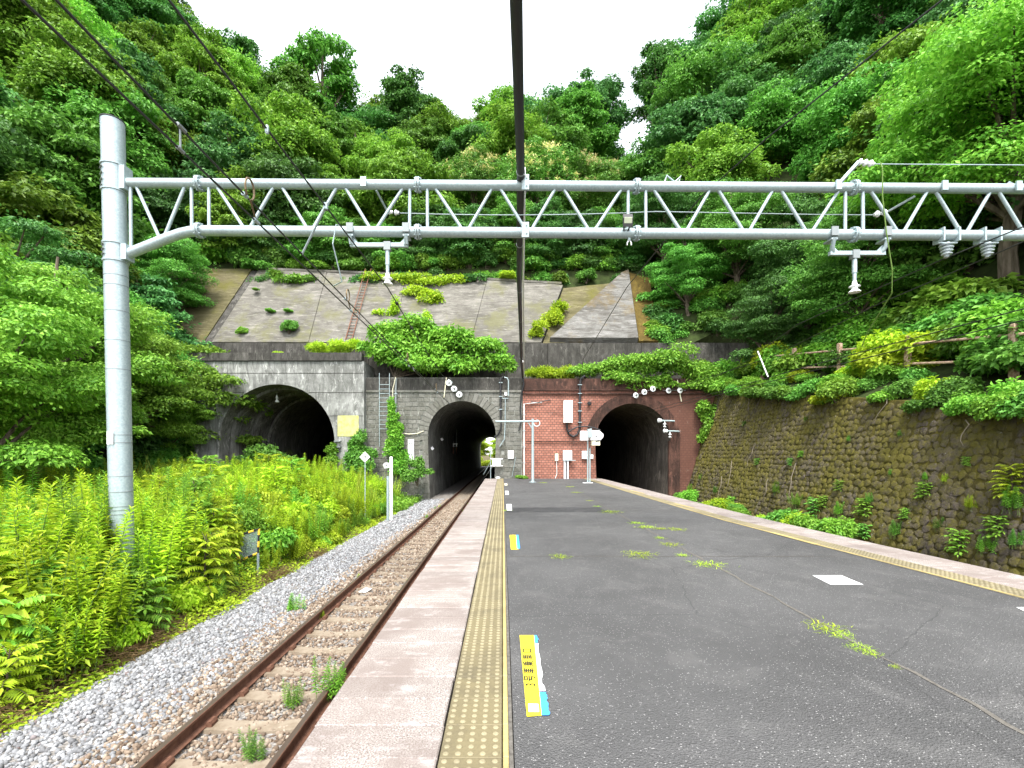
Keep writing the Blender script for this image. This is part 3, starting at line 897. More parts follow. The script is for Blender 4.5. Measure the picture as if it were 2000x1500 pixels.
# ---- ballast stones ------------------------------------------------------------
def ballast(name, regions, mat, seed):
    r = np.random.default_rng(seed)
    ico = []
    phi = (1+5**.5)/2
    iv = nrm(np.array([(-1,phi,0),(1,phi,0),(-1,-phi,0),(1,-phi,0),(0,-1,phi),(0,1,phi),(0,-1,-phi),(0,1,-phi),(phi,0,-1),(phi,0,1),(-phi,0,-1),(-phi,0,1)], float))
    IF = np.array([(0,11,5),(0,5,1),(0,1,7),(0,7,10),(0,10,11),(1,5,9),(5,11,4),(11,10,2),(10,7,6),(7,1,8),(3,9,4),(3,4,2),(3,2,6),(3,6,8),(3,8,9),(4,9,5),(2,4,11),(6,2,10),(8,6,7),(9,8,1)])
    VV, FF, off = [], [], 0
    for (x0,x1,y0,y1,dens,size,zf) in regions:
        n = int((x1-x0)*(y1-y0)*dens)
        x = r.uniform(x0,x1,n); y = r.uniform(y0,y1,n)
        z = np.array([zf(a) for a in x]) + r.uniform(-.35,.5,n)*size
        sc3 = size*r.uniform(.55,1.15,(n,1,1))*r.uniform(.65,1.2,(n,1,3))
        jit = r.uniform(.75,1.25,(n,12,1))
        a = r.uniform(0,6.28,n); c, s_ = np.cos(a), np.sin(a); b = r.uniform(-.7,.7,n); cb, sb = np.cos(b), np.sin(b)
        Rm = np.zeros((n,3,3)); Rm[:,0,0]=c; Rm[:,0,1]=-s_*cb; Rm[:,0,2]=s_*sb; Rm[:,1,0]=s_; Rm[:,1,1]=c*cb; Rm[:,1,2]=-c*sb; Rm[:,2,1]=sb; Rm[:,2,2]=cb
        v = np.einsum('nij,nkj->nki', Rm, iv[None]*jit*sc3) + np.stack([x,y,z],1)[:,None,:]
        f = IF[None] + (np.arange(n)*12)[:,None,None] + off
        VV.append(v.reshape(-1,3)); FF.append(f.reshape(-1,3)); off += n*12
    o = inst(name, arr_mesh(name, np.concatenate(VV), np.concatenate(FF), mat)); tag(o, kind='stuff'); return o
bedz = lambda x: float(np.interp(x, xs, zs))
o = ballast('shoulder_ballast', [(-5.45,-3.6,3.2,9,680,.029,bedz),(-5.45,-3.55,9,17,460,.033,bedz),(-5.3,-3.5,17,29,200,.048,bedz)], bal_grey, 3)
tag(o, 'pale grey crushed stone along the outer side of the track', 'ballast')
o = ballast('track_ballast', [(-3.95,-1.1,3.0,9,520,.030,bedz),(-3.8,-1.1,9,17,330,.036,bedz),(-3.7,-1.1,17,29,150,.045,bedz)], bal_brown, 4)
tag(o, 'rust brown crushed stone between the rails', 'ballast')
# ================================================================== OBJECTS
GD = 8.5
def G(px, py, dy=0.0):
    v = W(px, py, GD); v.y += dy; return v
PXM = GD/FPX      # metres per photo pixel on the gantry plane
gan = thing('catenary_gantry', 'galvanised steel tube lattice gantry spanning the platform on a round pole', 'gantry', (-6.9, GD, zleft(-6.9, GD)))
# pole, leaning slightly outwards
pb = Vector((-6.88, GD, zleft(-6.9,GD)-.3)); pt = G(220, 238)
m = MB(); m.tube([pb, pb.lerp(pt,.5), pt], [.178,.182,.180], 20)
m.build('pole', galv, gan, True)
def pole_at(py):
    z = CAM_H + (VY-py)*PXM; t = (z-pb.z)/(pt.z-pb.z); return pb.lerp(pt, t)
m = MB(); m.lathe(pt, (0,0,1), [(.18,0),(.19,.004),(.19,.02),(.13,.045),(.01,.05)], 20); m.build('pole_cap', black, gan, True)
pdir = (pt-pb).normalized()
for py in (325, 375, 478, 512):
    m = MB(); m.lathe(pole_at(py)-pdir*.02, pdir, [(.19,0),(.198,.004),(.198,.036),(.19,.04)], 20); m.build('clamp_band', galv, gan, True)
for py in (335, 347, 359, 371, 484, 493, 502):
    m = MB(); c = pole_at(py)+Vector((-.165,-.1,0)); m.tube([c, c+Vector((.12,-.11,0))], .012, 6); m.build('clamp_bolt', galv_dk, gan)
for py0, py1 in ((328,373),(480,510)):
    m = MB(); a, c = pole_at(py0), pole_at(py1); x = a.x+.17
    m.bx(x, x+.10, GD-.10, GD+.10, c.z, a.z); m.build('clamp_plate', galv, gan)
for py in (541,560,610,667,723,850,865,930,960,988,995,1003,1043):
    m = MB(); m.lathe(pole_at(py)-pdir*.006, pdir, [(.179,0),(.1855,.002),(.1855,.010),(.179,.012)], 20); m.build('strap', galv_dk, gan, True)
m = MB(); m.tube([pole_at(py)+Vector((-.198,-.02,0)) for py in (520,700,860,1000)]+[pb+Vector((-.2,-.02,.2))], .010, 6); m.build('earth_wire', galv_dk, gan)
c = pole_at(856); m = MB(); m.bx(c.x-.065, c.x+.045, GD-.202, GD-.196, c.z-.11, c.z+.12); m.build('number_plate', whitep, gan)
# chords
def uy(px): return 357.5 + (px-240)*(369-357.5)/1760
def ly(px): return 450.5 + (px-390)*(460.5-450.5)/1610
XR = 2420
m = MB(); m.tube([G(px, uy(px)) for px in (236,600,1000,1500,2000,XR)], .085, 16); m.build('upper_chord', galv, gan, True)
low = [(243,499),(290,480),(330,464),(352,456.5),(372,452),(392,450.6)] + [(px, ly(px)) for px in (420,700,1000,1500,2000,XR)]
m = MB(); m.tube([G(*q) for q in low], .090, 16); m.build('lower_chord', galv, gan, True)
# splice flanges
splices = [390, 816.5, 1243, 1667, 2092]
for px in splices:
    for fy_ in (uy, ly):
        m = MB(); c = G(px, fy_(px))
        for dx in (-.035,.004):
            m.lathe(c+Vector((dx,0,0)), (1,0,0), [(.09,0),(.135,.001),(.135,.028),(.09,.03)], 16)
        for k in range(8):
            a = k*math.pi/4; e = c+Vector((0,.115*math.cos(a),.115*math.sin(a)))
            m.tube([e-Vector((.06,0,0)), e+Vector((.06,0,0))], .012, 6)
        m.build('splice_flange', galv, gan, True)
def brace(p0, p1, r=.030):
    m = MB(); m.tube([G(*p0), G(*p1)], r, 10); m.build('brace', galv, gan, True)
brace((255,uy(255)+6),(256,492)); brace((266,uy(266)+6),(314,470)); brace((361,uy(361)+6),(319,468)); brace((374,uy(374)+4),(375,447))
for s0, s1 in zip(splices, splices[1:]):
    a, b_ = s0+18, s1-16
    brace((a,uy(a)+4),(a+.5,ly(a)-4)); brace((b_,uy(b_)+4),(b_-.5,ly(b_)-4))
    L = (b_-10)-(a+12); p3 = L/3
    for k in range(3):
        x0 = a+12+p3*k + (4 if k else 0); x1 = a+12+p3*(k+1) - (6 if k < 2 else 0); xm = a+12+p3*(k+.5)
        brace((x0+2,uy(x0)+4),(xm-5,ly(xm)-5)); brace((x1-2,uy(x1)+4),(xm+6,ly(xm)-5))
# far end pole on the berm
pr = G(XR, uy(XR)); zb = zright(pr.x, GD)
m = MB(); m.tube([(pr.x+.05,GD,zb-.4),(pr.x+.05,GD,pr.z+1.0)], .19, 18); m.build('pole', galv, gan, True)
# centre bracket plates holding the cable
for fy_ in (uy, ly):
    c = G(1026, fy_(1026)); m = MB(); m.bx(c.x-.07, c.x+.06, GD-.125, GD-.095, c.z-.135, c.z+.135)
    for sz_ in (-.07,.07): m.tube([(c.x+.02,GD-.14,c.z+sz_),(c.x+.02,GD+.1,c.z+sz_)], .014, 6, 1)
    m.build('clamp_plate', [galv, galv_dk], gan)
# drop brackets with posts and insulators
def drop_bracket(x0, x1, ychord, ybar, xp, ybot):
    for sx, x in ((1,x0),(-1,x1)):
        m = MB(); c = G(x, ychord)
        m.bx(c.x-.06,c.x+.06,GD-.13,GD-.10,c.z-.06,c.z+.10, 1); m.bx(c.x-.055,c.x+.055,GD-.11,GD+.11,c.z-.125,c.z-.095)
        m.tube([c+Vector((0,-.1,-.1)), c+Vector((.0,-.05,-.24)), Vector((c.x+sx*.05,GD,CAM_H+(VY-ybar)*PXM))], .035, 8)
        z = CAM_H+(VY-ybar)*PXM
        m.prism([(c.x,GD-.02,z),(c.x,GD-.02,z+.15),(c.x+sx*.02,GD-.02,z+.15),(c.x+sx*.13,GD-.02,z+.03),(c.x+sx*.13,GD-.02,z)], (0,.04,0))
        m.build('hanger_clamp', [galv, galv_dk], gan, True)
    z = CAM_H+(VY-ybar)*PXM; a, b_ = G(x0,ybar), G(x1,ybar)
    m = MB(); m.bx(a.x-.02,b_.x+.02,GD-.035,GD+.035,z-.035,z+.035); m.build('cross_bar', galv, gan)
    c = G(xp, ybar); e = G(xp, ybot); L = c.z-e.z
    m = MB(); m.bx(c.x-.06,c.x+.06,GD-.055,GD+.055,c.z-.10,c.z+.05); m.build('post_clamp', galv_dk, gan)
    m = MB(); m.lathe(c, (0,0,-1), [(.04,.05),(.042,L*.5),(.033,L*.51),(.03,L*.72)], 12); m.build('drop_post', galv, gan, True)
    m = MB(); m.lathe(c, (0,0,-1), [(.03,L*.7),(.038,L*.74),(.045,L*.80),(.085,L*.83),(.095,L*.845),(.05,L*.86),(.055,L*.92),(.095,L*.97),(.10,L*.985),(.02,L)], 14); m.build('insulator', porc, gan, True)
drop_bracket(687,795, 452, 479, 757, 557)
drop_bracket(1622,1725, 459, 495, 1669, 572)
# feeder insulators under the lower chord on the right
for px in (1849, 1929):
    c = G(px, 472); m = MB()
    for dx in (-.14,.14): m.bx(c.x+dx-.015,c.x+dx+.015,GD-.11,GD+.11,c.z-.02,c.z+.22)
    m.bx(c.x-.17,c.x+.17,GD-.03,GD+.03,c.z-.04,c.z-.02); m.build('yoke', galv, gan)
    pr_ = [(.05,.02)]
    for k in range(4): pr_ += [(.05,.04+.055*k),(.112-.010*k,.055+.055*k),(.108-.010*k,.07+.055*k),(.05,.078+.055*k)]
    pr_ += [(.03,.27),(.05,.285),(.01,.30)]
    m = MB(); m.lathe(c, (0,0,-1), pr_, 14); m.build('insulator', porcg, gan, True)
# arms on the upper chord
def arm(px, p_end, r=.03, name='arm'):
    c = G(px, uy(px)); m = MB()
    m.bx(c.x-.05,c.x+.05,GD-.12,GD-.09,c.z-.09,c.z+.08); m.tube([c+Vector((-.02,-.09,-.02)), p_end], r, 4)
    m.build(name, galv, gan)
e1 = G(1681,313,.05); arm(1630, e1, .035)
arm(713, G(711,340,.3), .03); m = MB(); m.tube([G(735,372,.0), G(746,391,.4)], .02, 5); m.build('arm', galv, gan)
arm(1835, G(1847,347,.3), .028); arm(1978, G(2006,338,.3), .03)
m = MB(); m.tube([G(1325,358), G(1330,344), G(1318,356), G(1302,343), G(1298,356)], .018, 5); m.build('arm', galv, gan)
m = MB(); m.tube([G(1792,380,.05), G(1768,392,.4)], .022, 5); m.build('arm', galv, gan)
def strain(name, a, b_, label, n=3, r=.06, grp=None, ax=None):
    """string of discs between two points"""
    a, b_ = Vector(a), Vector(b_); d = b_-a; L = d.length; u = d/L
    th = thing(name, label, 'insulator', a, 0, grp); m = MB()
    m.tube([a, b_], .010, 6); m.build('link', galv_dk, th)
    for k in range(n):
        q = a + u*(L*(k+.5)/n); mm = MB(); w_ = Vector(ax).normalized() if ax else u
        mm.lathe(q-w_*.05, w_, [(.025,0),(r*.9,.015),(r,.03),(r*.8,.045),(.03,.06),(.03,.09)], 14); dsc = mm.build('disc', porc, th, True)
        if ax:
            mm = MB(); mm.lathe(q+w_*.03, w_, [(r*.34,-.02),(r*.34,.06),(r*.2,.09)], 10); mm.build('cap', galv_dk, dsc, True)
    return th
# floodlight
fl = thing('floodlight', 'small black floodlight on the lower gantry tube', 'floodlight', G(1220,446,-.1))
m = MB(); c = G(1221,440,-.18); m.obox(c, (.085,0,0), (0,.018,.045), (0,.018,-.07)); m.build('housing', black, fl)
m = MB(); m.obox(c+Vector((0,-.027,-.009)), (.07,0,0), (0,.002,.004), (0,.012,-.045)); m.build('lens', plain('lamp_lens',(.30,.33,.24),.15,.6), fl)
m = MB(); m.tube([c+Vector((-.06,.03,-.03)), G(1216,456,-.095)], .014, 6); m.tube([c+Vector((.06,.03,-.03)), G(1224,456,-.095)], .014, 6); m.build('bracket', black, fl)
hk = thing('wire_clamp', 'small white clamp hanging below the gantry tube by the floodlight', 'clamp', G(1229,463))
m = MB(); m.tube([G(1229,462), G(1229,470)], .03, 8); m.build('collar', galv, hk)
for dx in (-4,4):
    m = MB(); m.tube([G(1229,468), G(1229+dx,474), G(1229+dx,479)], .012, 6); m.build('prong', porc, hk)

# ---- overhead wires ----------------------------------------------------------
def sag(a, b_, s=0.0, n=14):
    a, b_ = Vector(a), Vector(b_)
    return [a.lerp(b_, i/n) - Vector((0,0,4*s*(i/n)*(1-i/n))) for i in range(n+1)]
def wire(name, pts, r, label, cat_='wire', mat=None, parts=()):
    th = thing(name, label, cat_, pts[0]); m = MB(); m.tube(pts, r, 6); m.build('conductor', mat or wiremat, th); return th
cA, cB = Vector((-2.70,-3,4.16)), Vector((-2.86,60,4.14))
cw = wire('contact_wire', [cA.lerp(cB,t/20) for t in range(21)], .0105, 'lower contact wire over the left track, running into the stone tunnel')
mA = [Vector((-2.68,-3,4.42)), Vector((-2.72,3.95,4.34)), Vector((-2.76,8.5,4.30)), Vector((-2.80,16,4.27)), Vector((-2.85,29.5,4.25)), Vector((-2.85,60,4.25))]
mw = wire('messenger_wire', mA, .0105, 'upper wire just above the contact wire over the left track')
def on(poly, y):
    for a, b_ in zip(poly, poly[1:]):
        if a.y <= y <= b_.y: return a.lerp(b_, (y-a.y)/(b_.y-a.y))
    return poly[-1]
cP = [cA, cB]
W3 = [Vector((-2.75,-3,5.4)), Vector((-2.49,3.5,4.98)), G(757,562)] + sag(G(757,562), W(872,742,29.2), .12, 10)[1:]
w3 = wire('support_wire', W3, .0105, 'thin wire from the gantry drop post to the discs over the stone tunnel')
for yh in (3.95, 8.9, 14.5, 20.0, 24.5):   # droppers between the two wires
    a, b_ = on(mA,yh), on(cP,yh)
    m = MB(); m.tube([a, b_], .008, 5); m.tube([b_-Vector((0,.04,0)), b_+Vector((0,.04,0))], .016, 6)
    if yh < 5:
        m.tube([a+Vector((.01,-.05,.005)), a+Vector((.01,.05,.005))], .018, 6)
    m.build('dropper', galv_dk, mw)
def loop(y, h, mat=copper):
    a = on(mA,y)-Vector((0,0,.0)); b_ = on(cP,y+.22); pts = []
    for k in range(13):
        t = k/12; an = math.pi*(1.28 - 1.75*t)
        pts.append(a.lerp(b_,.12) + Vector((.03, .18*h + h*.9*math.cos(an)*.9, h*.95 + h*math.sin(an))))
    return [a]+pts+[b_]
for y, h in ((4.95,.11),(8.2,.10),(13.5,.12),(19.5,.13)):
    m = MB(); m.tube(loop(y,h), .011, 6); m.build('jumper_loop', copper, mw)
    m = MB(); a = on(mA,y); m.tube([a-Vector((0,.03,0)),a+Vector((0,.05,0))], .022, 6); c = on(cP,y+.22); m.tube([c-Vector((0,.05,0)),c+Vector((0,.05,0))], .022, 6); m.build('connector', galv, mw)
p6 = on(mA,6.4); m = MB(); q = on(W3,6.05); m.tube([q, p6], .014, 6); m.lathe(q-Vector((0,0,.04)), (0,0,1), [(.03,0),(.03,.08)], 8); m.build('hanger_rod', galv, w3)
q = on(W3,6.5); m = MB(); m.tube([q, q+Vector((-.06,0,.02)), q+Vector((-.11,0,-.25)), q+Vector((-.05,.2,-.7)), on(mA,7.6)], .009, 6); m.build('jumper', galv, w3)
q = on(W3,4.75); m = MB(); m.lathe(q-Vector((0,0,.05)), (0,0,1), [(.012,0),(.02,.02),(.02,.07),(.01,.09)], 8); m.build('connector', galv, w3)
for yq in (9.6, 12.0):
    q = on(W3,yq); m = MB(); m.lathe(q-Vector((0,.06,0)), (0,1,0), [(.012,0),(.035,.03),(.035,.08),(.012,.12)], 8); m.build('connector', wiremat, w3)
strain('strain_insulator', W(872,742,29.2), W(902,776,29.3), 'string of three white discs above the stone tunnel arch', 3, .19, None, (.15,-1,.1))
st = thing('steady_post', 'short pale rod standing on the stone portal wall above its arch', 'rod', W(868,774,29.4))
m = MB(); m.tube([W(867,777,29.42), W(872,737,29.3)], .035, 8); m.build('rod', cream, st)
m = MB(); m.tube([W(873,745,29.3), W(876,741,29.3), W(884,747,29.2)], .02, 6); m.build('hook', galv, st)
# right track wires
def wr(pts): return [Vector(p) for p in pts]
rc = wr([(8.25,-2,3.98)]) + [W(2000,603,7.45), W(1580,715,12.7), W(1420,761,18.0), W(1275,800,28.5), W(1235,815,33)]
wire('messenger_wire', rc, .0105, 'upper wire over the right track running into the brick tunnel')
rd = wr([(8.3,-2,3.80)]) + [W(2000,625,7.45), W(1580,726,12.7), W(1422,766,18.0), W(1276,805,28.5), W(1236,819,33)]
wire('contact_wire', rd, .0105, 'lower contact wire over the right track running into the brick tunnel')
ra = [Vector((7.3,-2,5.65)), W(2100,402,7.0), G(1849,503), W(1557,634,14.0), W(1442,716,21.5), W(1340,762,29.2)]
wire('feeder_wire', ra, .0115, 'dark feeder wire from the gantry insulator nearer the platform to the brick portal')
rb = [Vector((8.8,-2,5.6)), G(1929,503), W(1720,592,12.2), W(1500,700,19.5), W(1300,764,29.2)]
wire('feeder_wire', rb, .0115, 'dark feeder wire from the outer gantry insulator to the brick portal')
strain('strain_insulator', W(1234,775,29.2), W(1284,756,28.9), 'string of three white discs on the brick portal below the ivy', 3, .18, None, (.2,-1,.1))
strain('strain_insulator', W(1295,763,29.2), W(1340,762,29.2), 'pair of white discs beside a rod on the brick portal', 2, .18, None, (.2,-1,.1))
st = thing('steady_post', 'short white rod leaning on the brick portal beside the pair of discs', 'rod', W(1331,784,29.4))
m = MB(); m.tube([W(1331,785,29.42), W(1323,742,29.25)], .035, 8); m.build('rod', cream, st)
# cross wires along the gantry
wire('guy_wire', [G(746,391,.4)]+sag(G(772,394,.4), G(1295,391,.4), .05, 8)+[G(1620,397,.4), G(1738,398,.4)], .010, 'thin pale wire stretched behind the gantry lattice', mat=galv)
strain('strain_insulator', G(746,391,.4), G(772,394,.4), 'small insulator at the left end of the wire behind the lattice', 2, .05)
strain('strain_insulator', G(1768,392,.4), G(1738,398,.4), 'small insulator at the right end of the wire behind the lattice', 2, .06)
strain('strain_insulator', e1, G(1712,317,.05), 'grey insulator on the raised arm above the gantry', 3, .06)
wire('guy_wire', [G(1712,317,.05), G(2000,319,.05), G(2300,322,.05)], .010, 'thin wire from the raised arm above the gantry off to the right', mat=galv)
jw = [G(1720,318), G(1706,340,-.2), G(1702,400,-.25), G(1705,470,-.3), G(1716,540,-.3), G(1724,580,-.2), G(1727,640,.4), G(1733,662,.6)]
wire('jumper_cable', jw, .010, 'pale jumper cable hanging from the raised arm down past the gantry', mat=stemmat)
hp = thing('pulled_hanger', 'white rod hanging on the wires in front of the fence', 'rod', W(1480,690,17))
m = MB(); m.tube([W(1480,686,17), W(1500,736,16.6)], .022, 6); m.build('rod', whiteb, hp)
# black cable bundle overhead along the platform, and the slim pale conduit beside it
cb = [Vector((.02,-3.5,7.1)), W(1008,0,5.2), G(1016,352,-.25), W(1014,540,12.5), W(1017,640,18.5), W(1018,700,25), W(1021,738,29.3)]
rr_ = [.075,.075,.074,.074,.072,.07,.06]
P2, R2 = [], []
for i in range(len(cb)-1):
    for k in range(5):
        t = k/5; P2.append(cb[i].lerp(cb[i+1],t)); R2.append(rr_[i]+(rr_[i+1]-rr_[i])*t)
P2.append(cb[-1]); R2.append(rr_[-1])
cbt = thing('cable_bundle', 'thick black cable bundle running overhead along the platform to the portal wall', 'cable', cb[-1])
m = MB(); m.tube(P2, R2, 10); m.build('sheath', black, cbt, True)
m = MB(); m.tube([W(1021,738,29.3), W(1023,750,29.25), W(1018,772,29.36), W(1016,800,29.38), W(1018,822,29.38), W(1013,842,29.38)], [.06,.055,.045,.04,.038,.03], 8); m.build('tail', black, cbt, True)
for i_ in (10,13,16,19,22,25):
    m = MB(); q = P2[i_]; u = (P2[i_+1]-P2[i_-1]).normalized(); m.lathe(q-u*.02, u, [(.07,0),(.081,.004),(.081,.036),(.07,.04)], 10); m.build('tie', galv_dk, cbt)
pw = thing('conduit', 'slim pale conduit running beside the black cable from gantry to portal', 'conduit', W(1022,722,29.2))
m = MB(); m.tube([G(1024,338,-.16), G(1024,350,-.16), W(1022,548,12.5), W(1023,640,18.5), W(1023,700,25), W(1022,728,29.3)], [.018,.02,.024,.028,.032,.035], 8); m.build('pipe', whiteb, pw, True)
m = MB(); m.tube([W(1021,706,26), W(1022,732,29.3)], .07, 8); m.build('end_sleeve', whiteb, pw, True)
dc = [Vector((6.2,-2,9.0)), W(1840,0,6.2), W(1500,268,8.9), W(1370,383,11.2), W(1225,560,17.0), W(1140,700,26), W(1133,742,29.2)]
wire('drop_cable', dc, .014, 'long dark cable slanting over the platform down to the brick wall pipe')

# ---- things on the platform and portal walls ---------------------------------
def P(px, py):      # a place on the platform surface
    d = CAM_H*FPX/(py-VY); return Vector(((px-VX)/FPX*d, d, 0))
YB = WALL_Y-.05
def wx(px, y=YB): return (px-VX)/FPX*y
def wz(py, y=YB): return CAM_H+(VY-py)/FPX*y
# post with a long arm
q = P(1040, 941); y = q.y-.5; x = wx(1040.5,y)
po = thing('mast', 'slim galvanised post with a long arm towards the stone tunnel', 'post', (x,y,0))
m = MB(); m.lathe((x,y,0),(0,0,1), [(.20,0.004),(.20,.02),(.10,.05),(.075,.12),(.072,wz(818,y))], 14); m.build('column', galv, po, True)
for a in range(4):
    m = MB(); b_ = Vector((x+.15*math.cos(a*1.57+.78), y+.15*math.sin(a*1.57+.78),.015)); m.tube([b_, b_+Vector((0,0,.07))], .02, 6); m.build('anchor_bolt', galv_dk, po)
za = wz(823,y); m = MB(); m.tube([(wx(968,y),y-.02,za),(x+.30,y-.02,za)], .055, 10); m.build('arm', galv, po, True)
m = MB(); m.tube([(x-.02,y,za-.42),(x-.28,y,za-.02)], .03, 8); m.build('gusset', galv, po)
m = MB(); cc = Vector((x+.22,y-.05,za-.10)); m.tube([cc+Vector((.17*math.cos(t),0,.17*math.sin(t))) for t in np.linspace(1.7,-3.2,16)], .018, 6); m.build('cable_loop', whiteb, po)
# post with loudspeaker boxes
q = P(1151, 942); y = q.y-.6; x = wx(1150,y)
po = thing('equipment_post', 'double white post carrying a big white camera housing by the brick tunnel', 'post', (x,y,0))
m = MB(); m.bx(x-.32,x+.20,y-.12,y+.12,.004,.03); m.build('base_plate', whiteb, po)
for dx, hh in ((-.055,wz(838,y)),(.06,wz(874,y))):
    m = MB(); m.tube([(x+dx,y,.03),(x+dx,y,hh)], .042, 10); m.build('column', galv, po, True)
m = MB(); bx0, bx1 = wx(1133,y), wx(1148,y); m.cbx(bx0,bx1,y-.16,y+.12, wz(860,y), wz(842,y),.02); m.build('back_box', whitep, po)
m = MB(); z0, z1 = wz(860,y), wz(841,y); xa, xb = wx(1152,y), wx(1176,y); m.prism([(xa,y-.3,z0),(xb-.16,y-.3,z0),(xb,y-.3,z0+.16),(xb,y-.3,z1-.2),(xb-.22,y-.3,z1),(xa,y-.3,z1)], (0,.5,0)); m.build('camera_housing', whitep, po)
m = MB(); m.cbx(wx(1154,y),wx(1170,y),y-.26,y+.1, wz(870,y), wz(861.5,y),.02); m.build('lower_box', cream, po)
m = MB(); m.obox((x+.02,y-.2,wz(846,y)), (.10,0,.03),(0,.12,0),(-.03,0,.22)); m.build('mount', galv, po)
m = MB(); m.tube([(x+.08,y-.2,wz(858,y)),(x+.35,y-.33,wz(852,y)),(x+.5,y-.31,wz(861,y)),(x+.05,y-.15,wz(866,y)),(x+.03,y-.08,wz(876,y))], .02, 6); m.build('cable', black, po)
# boxes on the brick wall
def wallbox(name, label, px0, px1, py0, py1, dep, mat, cat_='box', extra=None):
    x0, x1, z1, z0 = wx(px0), wx(px1), wz(py0), wz(py1)
    th = thing(name, label, cat_, ((x0+x1)/2, YB, z0))
    m = MB(); m.cbx(x0, x1, YB-dep, YB-.004, z0, z1, .02); m.build('case', mat, th)
    if extra: extra(th, x0, x1, z0, z1, YB-dep)
    return th
def split_box(th, x0, x1, z0, z1, yf):
    zm = z0+(z1-z0)*.42
    for a, b_ in ((z0+.03, zm-.012),(zm+.012, z1-.03)):
        m = MB(); m.bx(x0+.025, x1-.025, yf-.015, yf-.001, a, b_); m.build('door', whitep, th)
    m = MB(); m.bx(x0+.10,x0+.14,yf-.04,yf-.016, zm+.42, zm+.56); m.build('latch', galv_dk, th)
    m = MB(); m.bx((x0+x1)/2+.05,(x0+x1)/2+.10,yf-.02,yf-.016, zm+.52, zm+.60); m.build('emblem', redp, th)
wallbox('electrical_cabinet', 'tall white two part cabinet high on the red brick wall', 1100,1117,783,826,.3,whitep,'cabinet',split_box)
def ped(th, x0, x1, z0, z1, yf):
    m = MB(); m.bx(x0+.03,x1-.03,yf-.015,yf-.001,z0+.04,z1-.04); m.build('door', whitep, th)
    for dx in (.1,.42): 
        mm = MB(); mm.bx(x0+dx-.02,x0+dx+.02,yf-.035,yf-.016,z1-.22,z1-.14); mm.build('latch', galv_dk, th)
    for dx, mt in ((.05,whitep),(.24,whitep)):
        m = MB(); m.bx(x0+dx,x0+dx+.10,yf+.05,YB-.01,.0,z0); m.build('duct', mt, th)
    m = MB(); m.tube([(x0+.18,yf+.08,z0),(x0+.18,yf+.08,.02)], .03, 8); m.build('cable', black, th)
    m = MB(); m.bx(x0-.02,x1+.22,yf-.02,yf+.10,z0-.06,z0-.01); m.build('shelf', galv, th)
wallbox('junction_box', 'white junction box on two ducts at the foot of the brick wall', 1099,1116,880,898,.28,whitep,'box',ped)
def tail(th, x0, x1, z0, z1, yf):
    xm = (x0+x1)/2; m = MB(); m.tube([(xm,yf+.05,z0),(xm+.02,yf+.06,.5),(xm+.02,yf+.06,.3),(xm-.08,yf+.02,.03)], .018, 6); m.build('cable', whiteb, th)
wallbox('switch_box', 'small narrow cream box with a dangling cable low on the brick wall', 1083.5,1090,886,900,.14,cream,'box',tail)
wallbox('junction_box', 'plain white box on the brick wall behind the double post', 1136,1147,881,896,.2,whitep)
wallbox('junction_box', 'tiny white box on the brick wall at the tunnel edge', 1153,1158,888,896,.12,whiteb)
def sheet_sign(th, x0, x1, z0, z1, yf): 
    m = MB(); m.tube([(x1+.12,yf+.05,z0+.1),(x1+.06,yf+.05,z0-.35),(x1-.1,yf+.06,.1)], .016, 6); m.build('conduit', galv, th)
wallbox('notice_plate', 'plain white notice plate on the grey stone wall beside the brick', 992,1003,880,895.5,.06,whitep,'sign',sheet_sign)
# pipes and cables on the walls
def pipe(name, pts, r, mat, label, cat_='pipe', straps=()):
    th = thing(name, label, cat_, pts[-1]); m = MB(); m.tube(pts, r, 8); m.build('pipe', mat, th, True)
    for q in straps:
        mm = MB(); mm.bx(q[0]-r-.05,q[0]+r+.05,q[1]-r-.01,q[1]+r,q[2]-.02,q[2]+.02); mm.build('strap', galv, th)
    return th
yb = YB-.09
pipe('cable_pipe', [Vector((wx(1145),YB+.3,wz(737))),Vector((wx(1140),yb-.05,wz(735))),Vector((wx(1134),yb,wz(740))),Vector((wx(1132.5),yb,wz(752))),Vector((wx(1132),yb,wz(836)))], .075, black, 'thick dark pipe hooked over the brick parapet and down the wall', straps=[(wx(1132),yb,wz(p_)) for p_ in (752,769,787,803,825)])
lp = [(1107,827),(1107,838),(1111,848),(1119,853),(1127,849),(1131,840),(1132,834)]
pipe('cable_loop', [Vector((wx(a),yb,wz(b_))) for a,b_ in lp], .06, black, 'heavy black cable loop under the tall white cabinet', 'cable')
lp = [(1110,844),(1118,838),(1130,833.5),(1145,833),(1160,836),(1172,841)]
pipe('cable', [Vector((wx(a),yb-.09,wz(b_))) for a,b_ in lp], .04, black, 'black cable arching from the loop to the brick tunnel mouth', 'cable')
pipe('conduit', [Vector((wx(1058),yb,wz(786))),Vector((wx(1023.5),yb,wz(789))),Vector((wx(1023.5),yb,.05))], .035, whiteb, 'thin white conduit down the left edge of the brick wall', straps=[(wx(1023.5),yb,z_) for z_ in (1,2,3,4)])
pipe('conduit', [Vector((wx(1027),yb,wz(862))),Vector((wx(1060),yb,wz(862.5))),Vector((wx(1145),yb,wz(863)))], .03, brickdk, 'thin brown conduit running level along the brick wall')
pipe('wall_bracket', [Vector((wx(1036),yb,wz(785))),Vector((wx(1052),yb-.02,wz(786))),Vector((wx(1075),yb,wz(781)))], .03, black, 'short dark cable stub at the top left of the brick wall', 'cable')
fl2 = thing('floodlight', 'small dark lamp on the brick wall right of the pipe', 'lamp', (wx(1150),YB,wz(788)))
m = MB(); m.lathe((wx(1150),YB-.25,wz(789)), (0,1,.2), [(.02,0),(.13,.02),(.13,.12),(.05,.2),(.03,.25)], 12); m.build('housing', black, fl2, True)
YS = WALL_Y
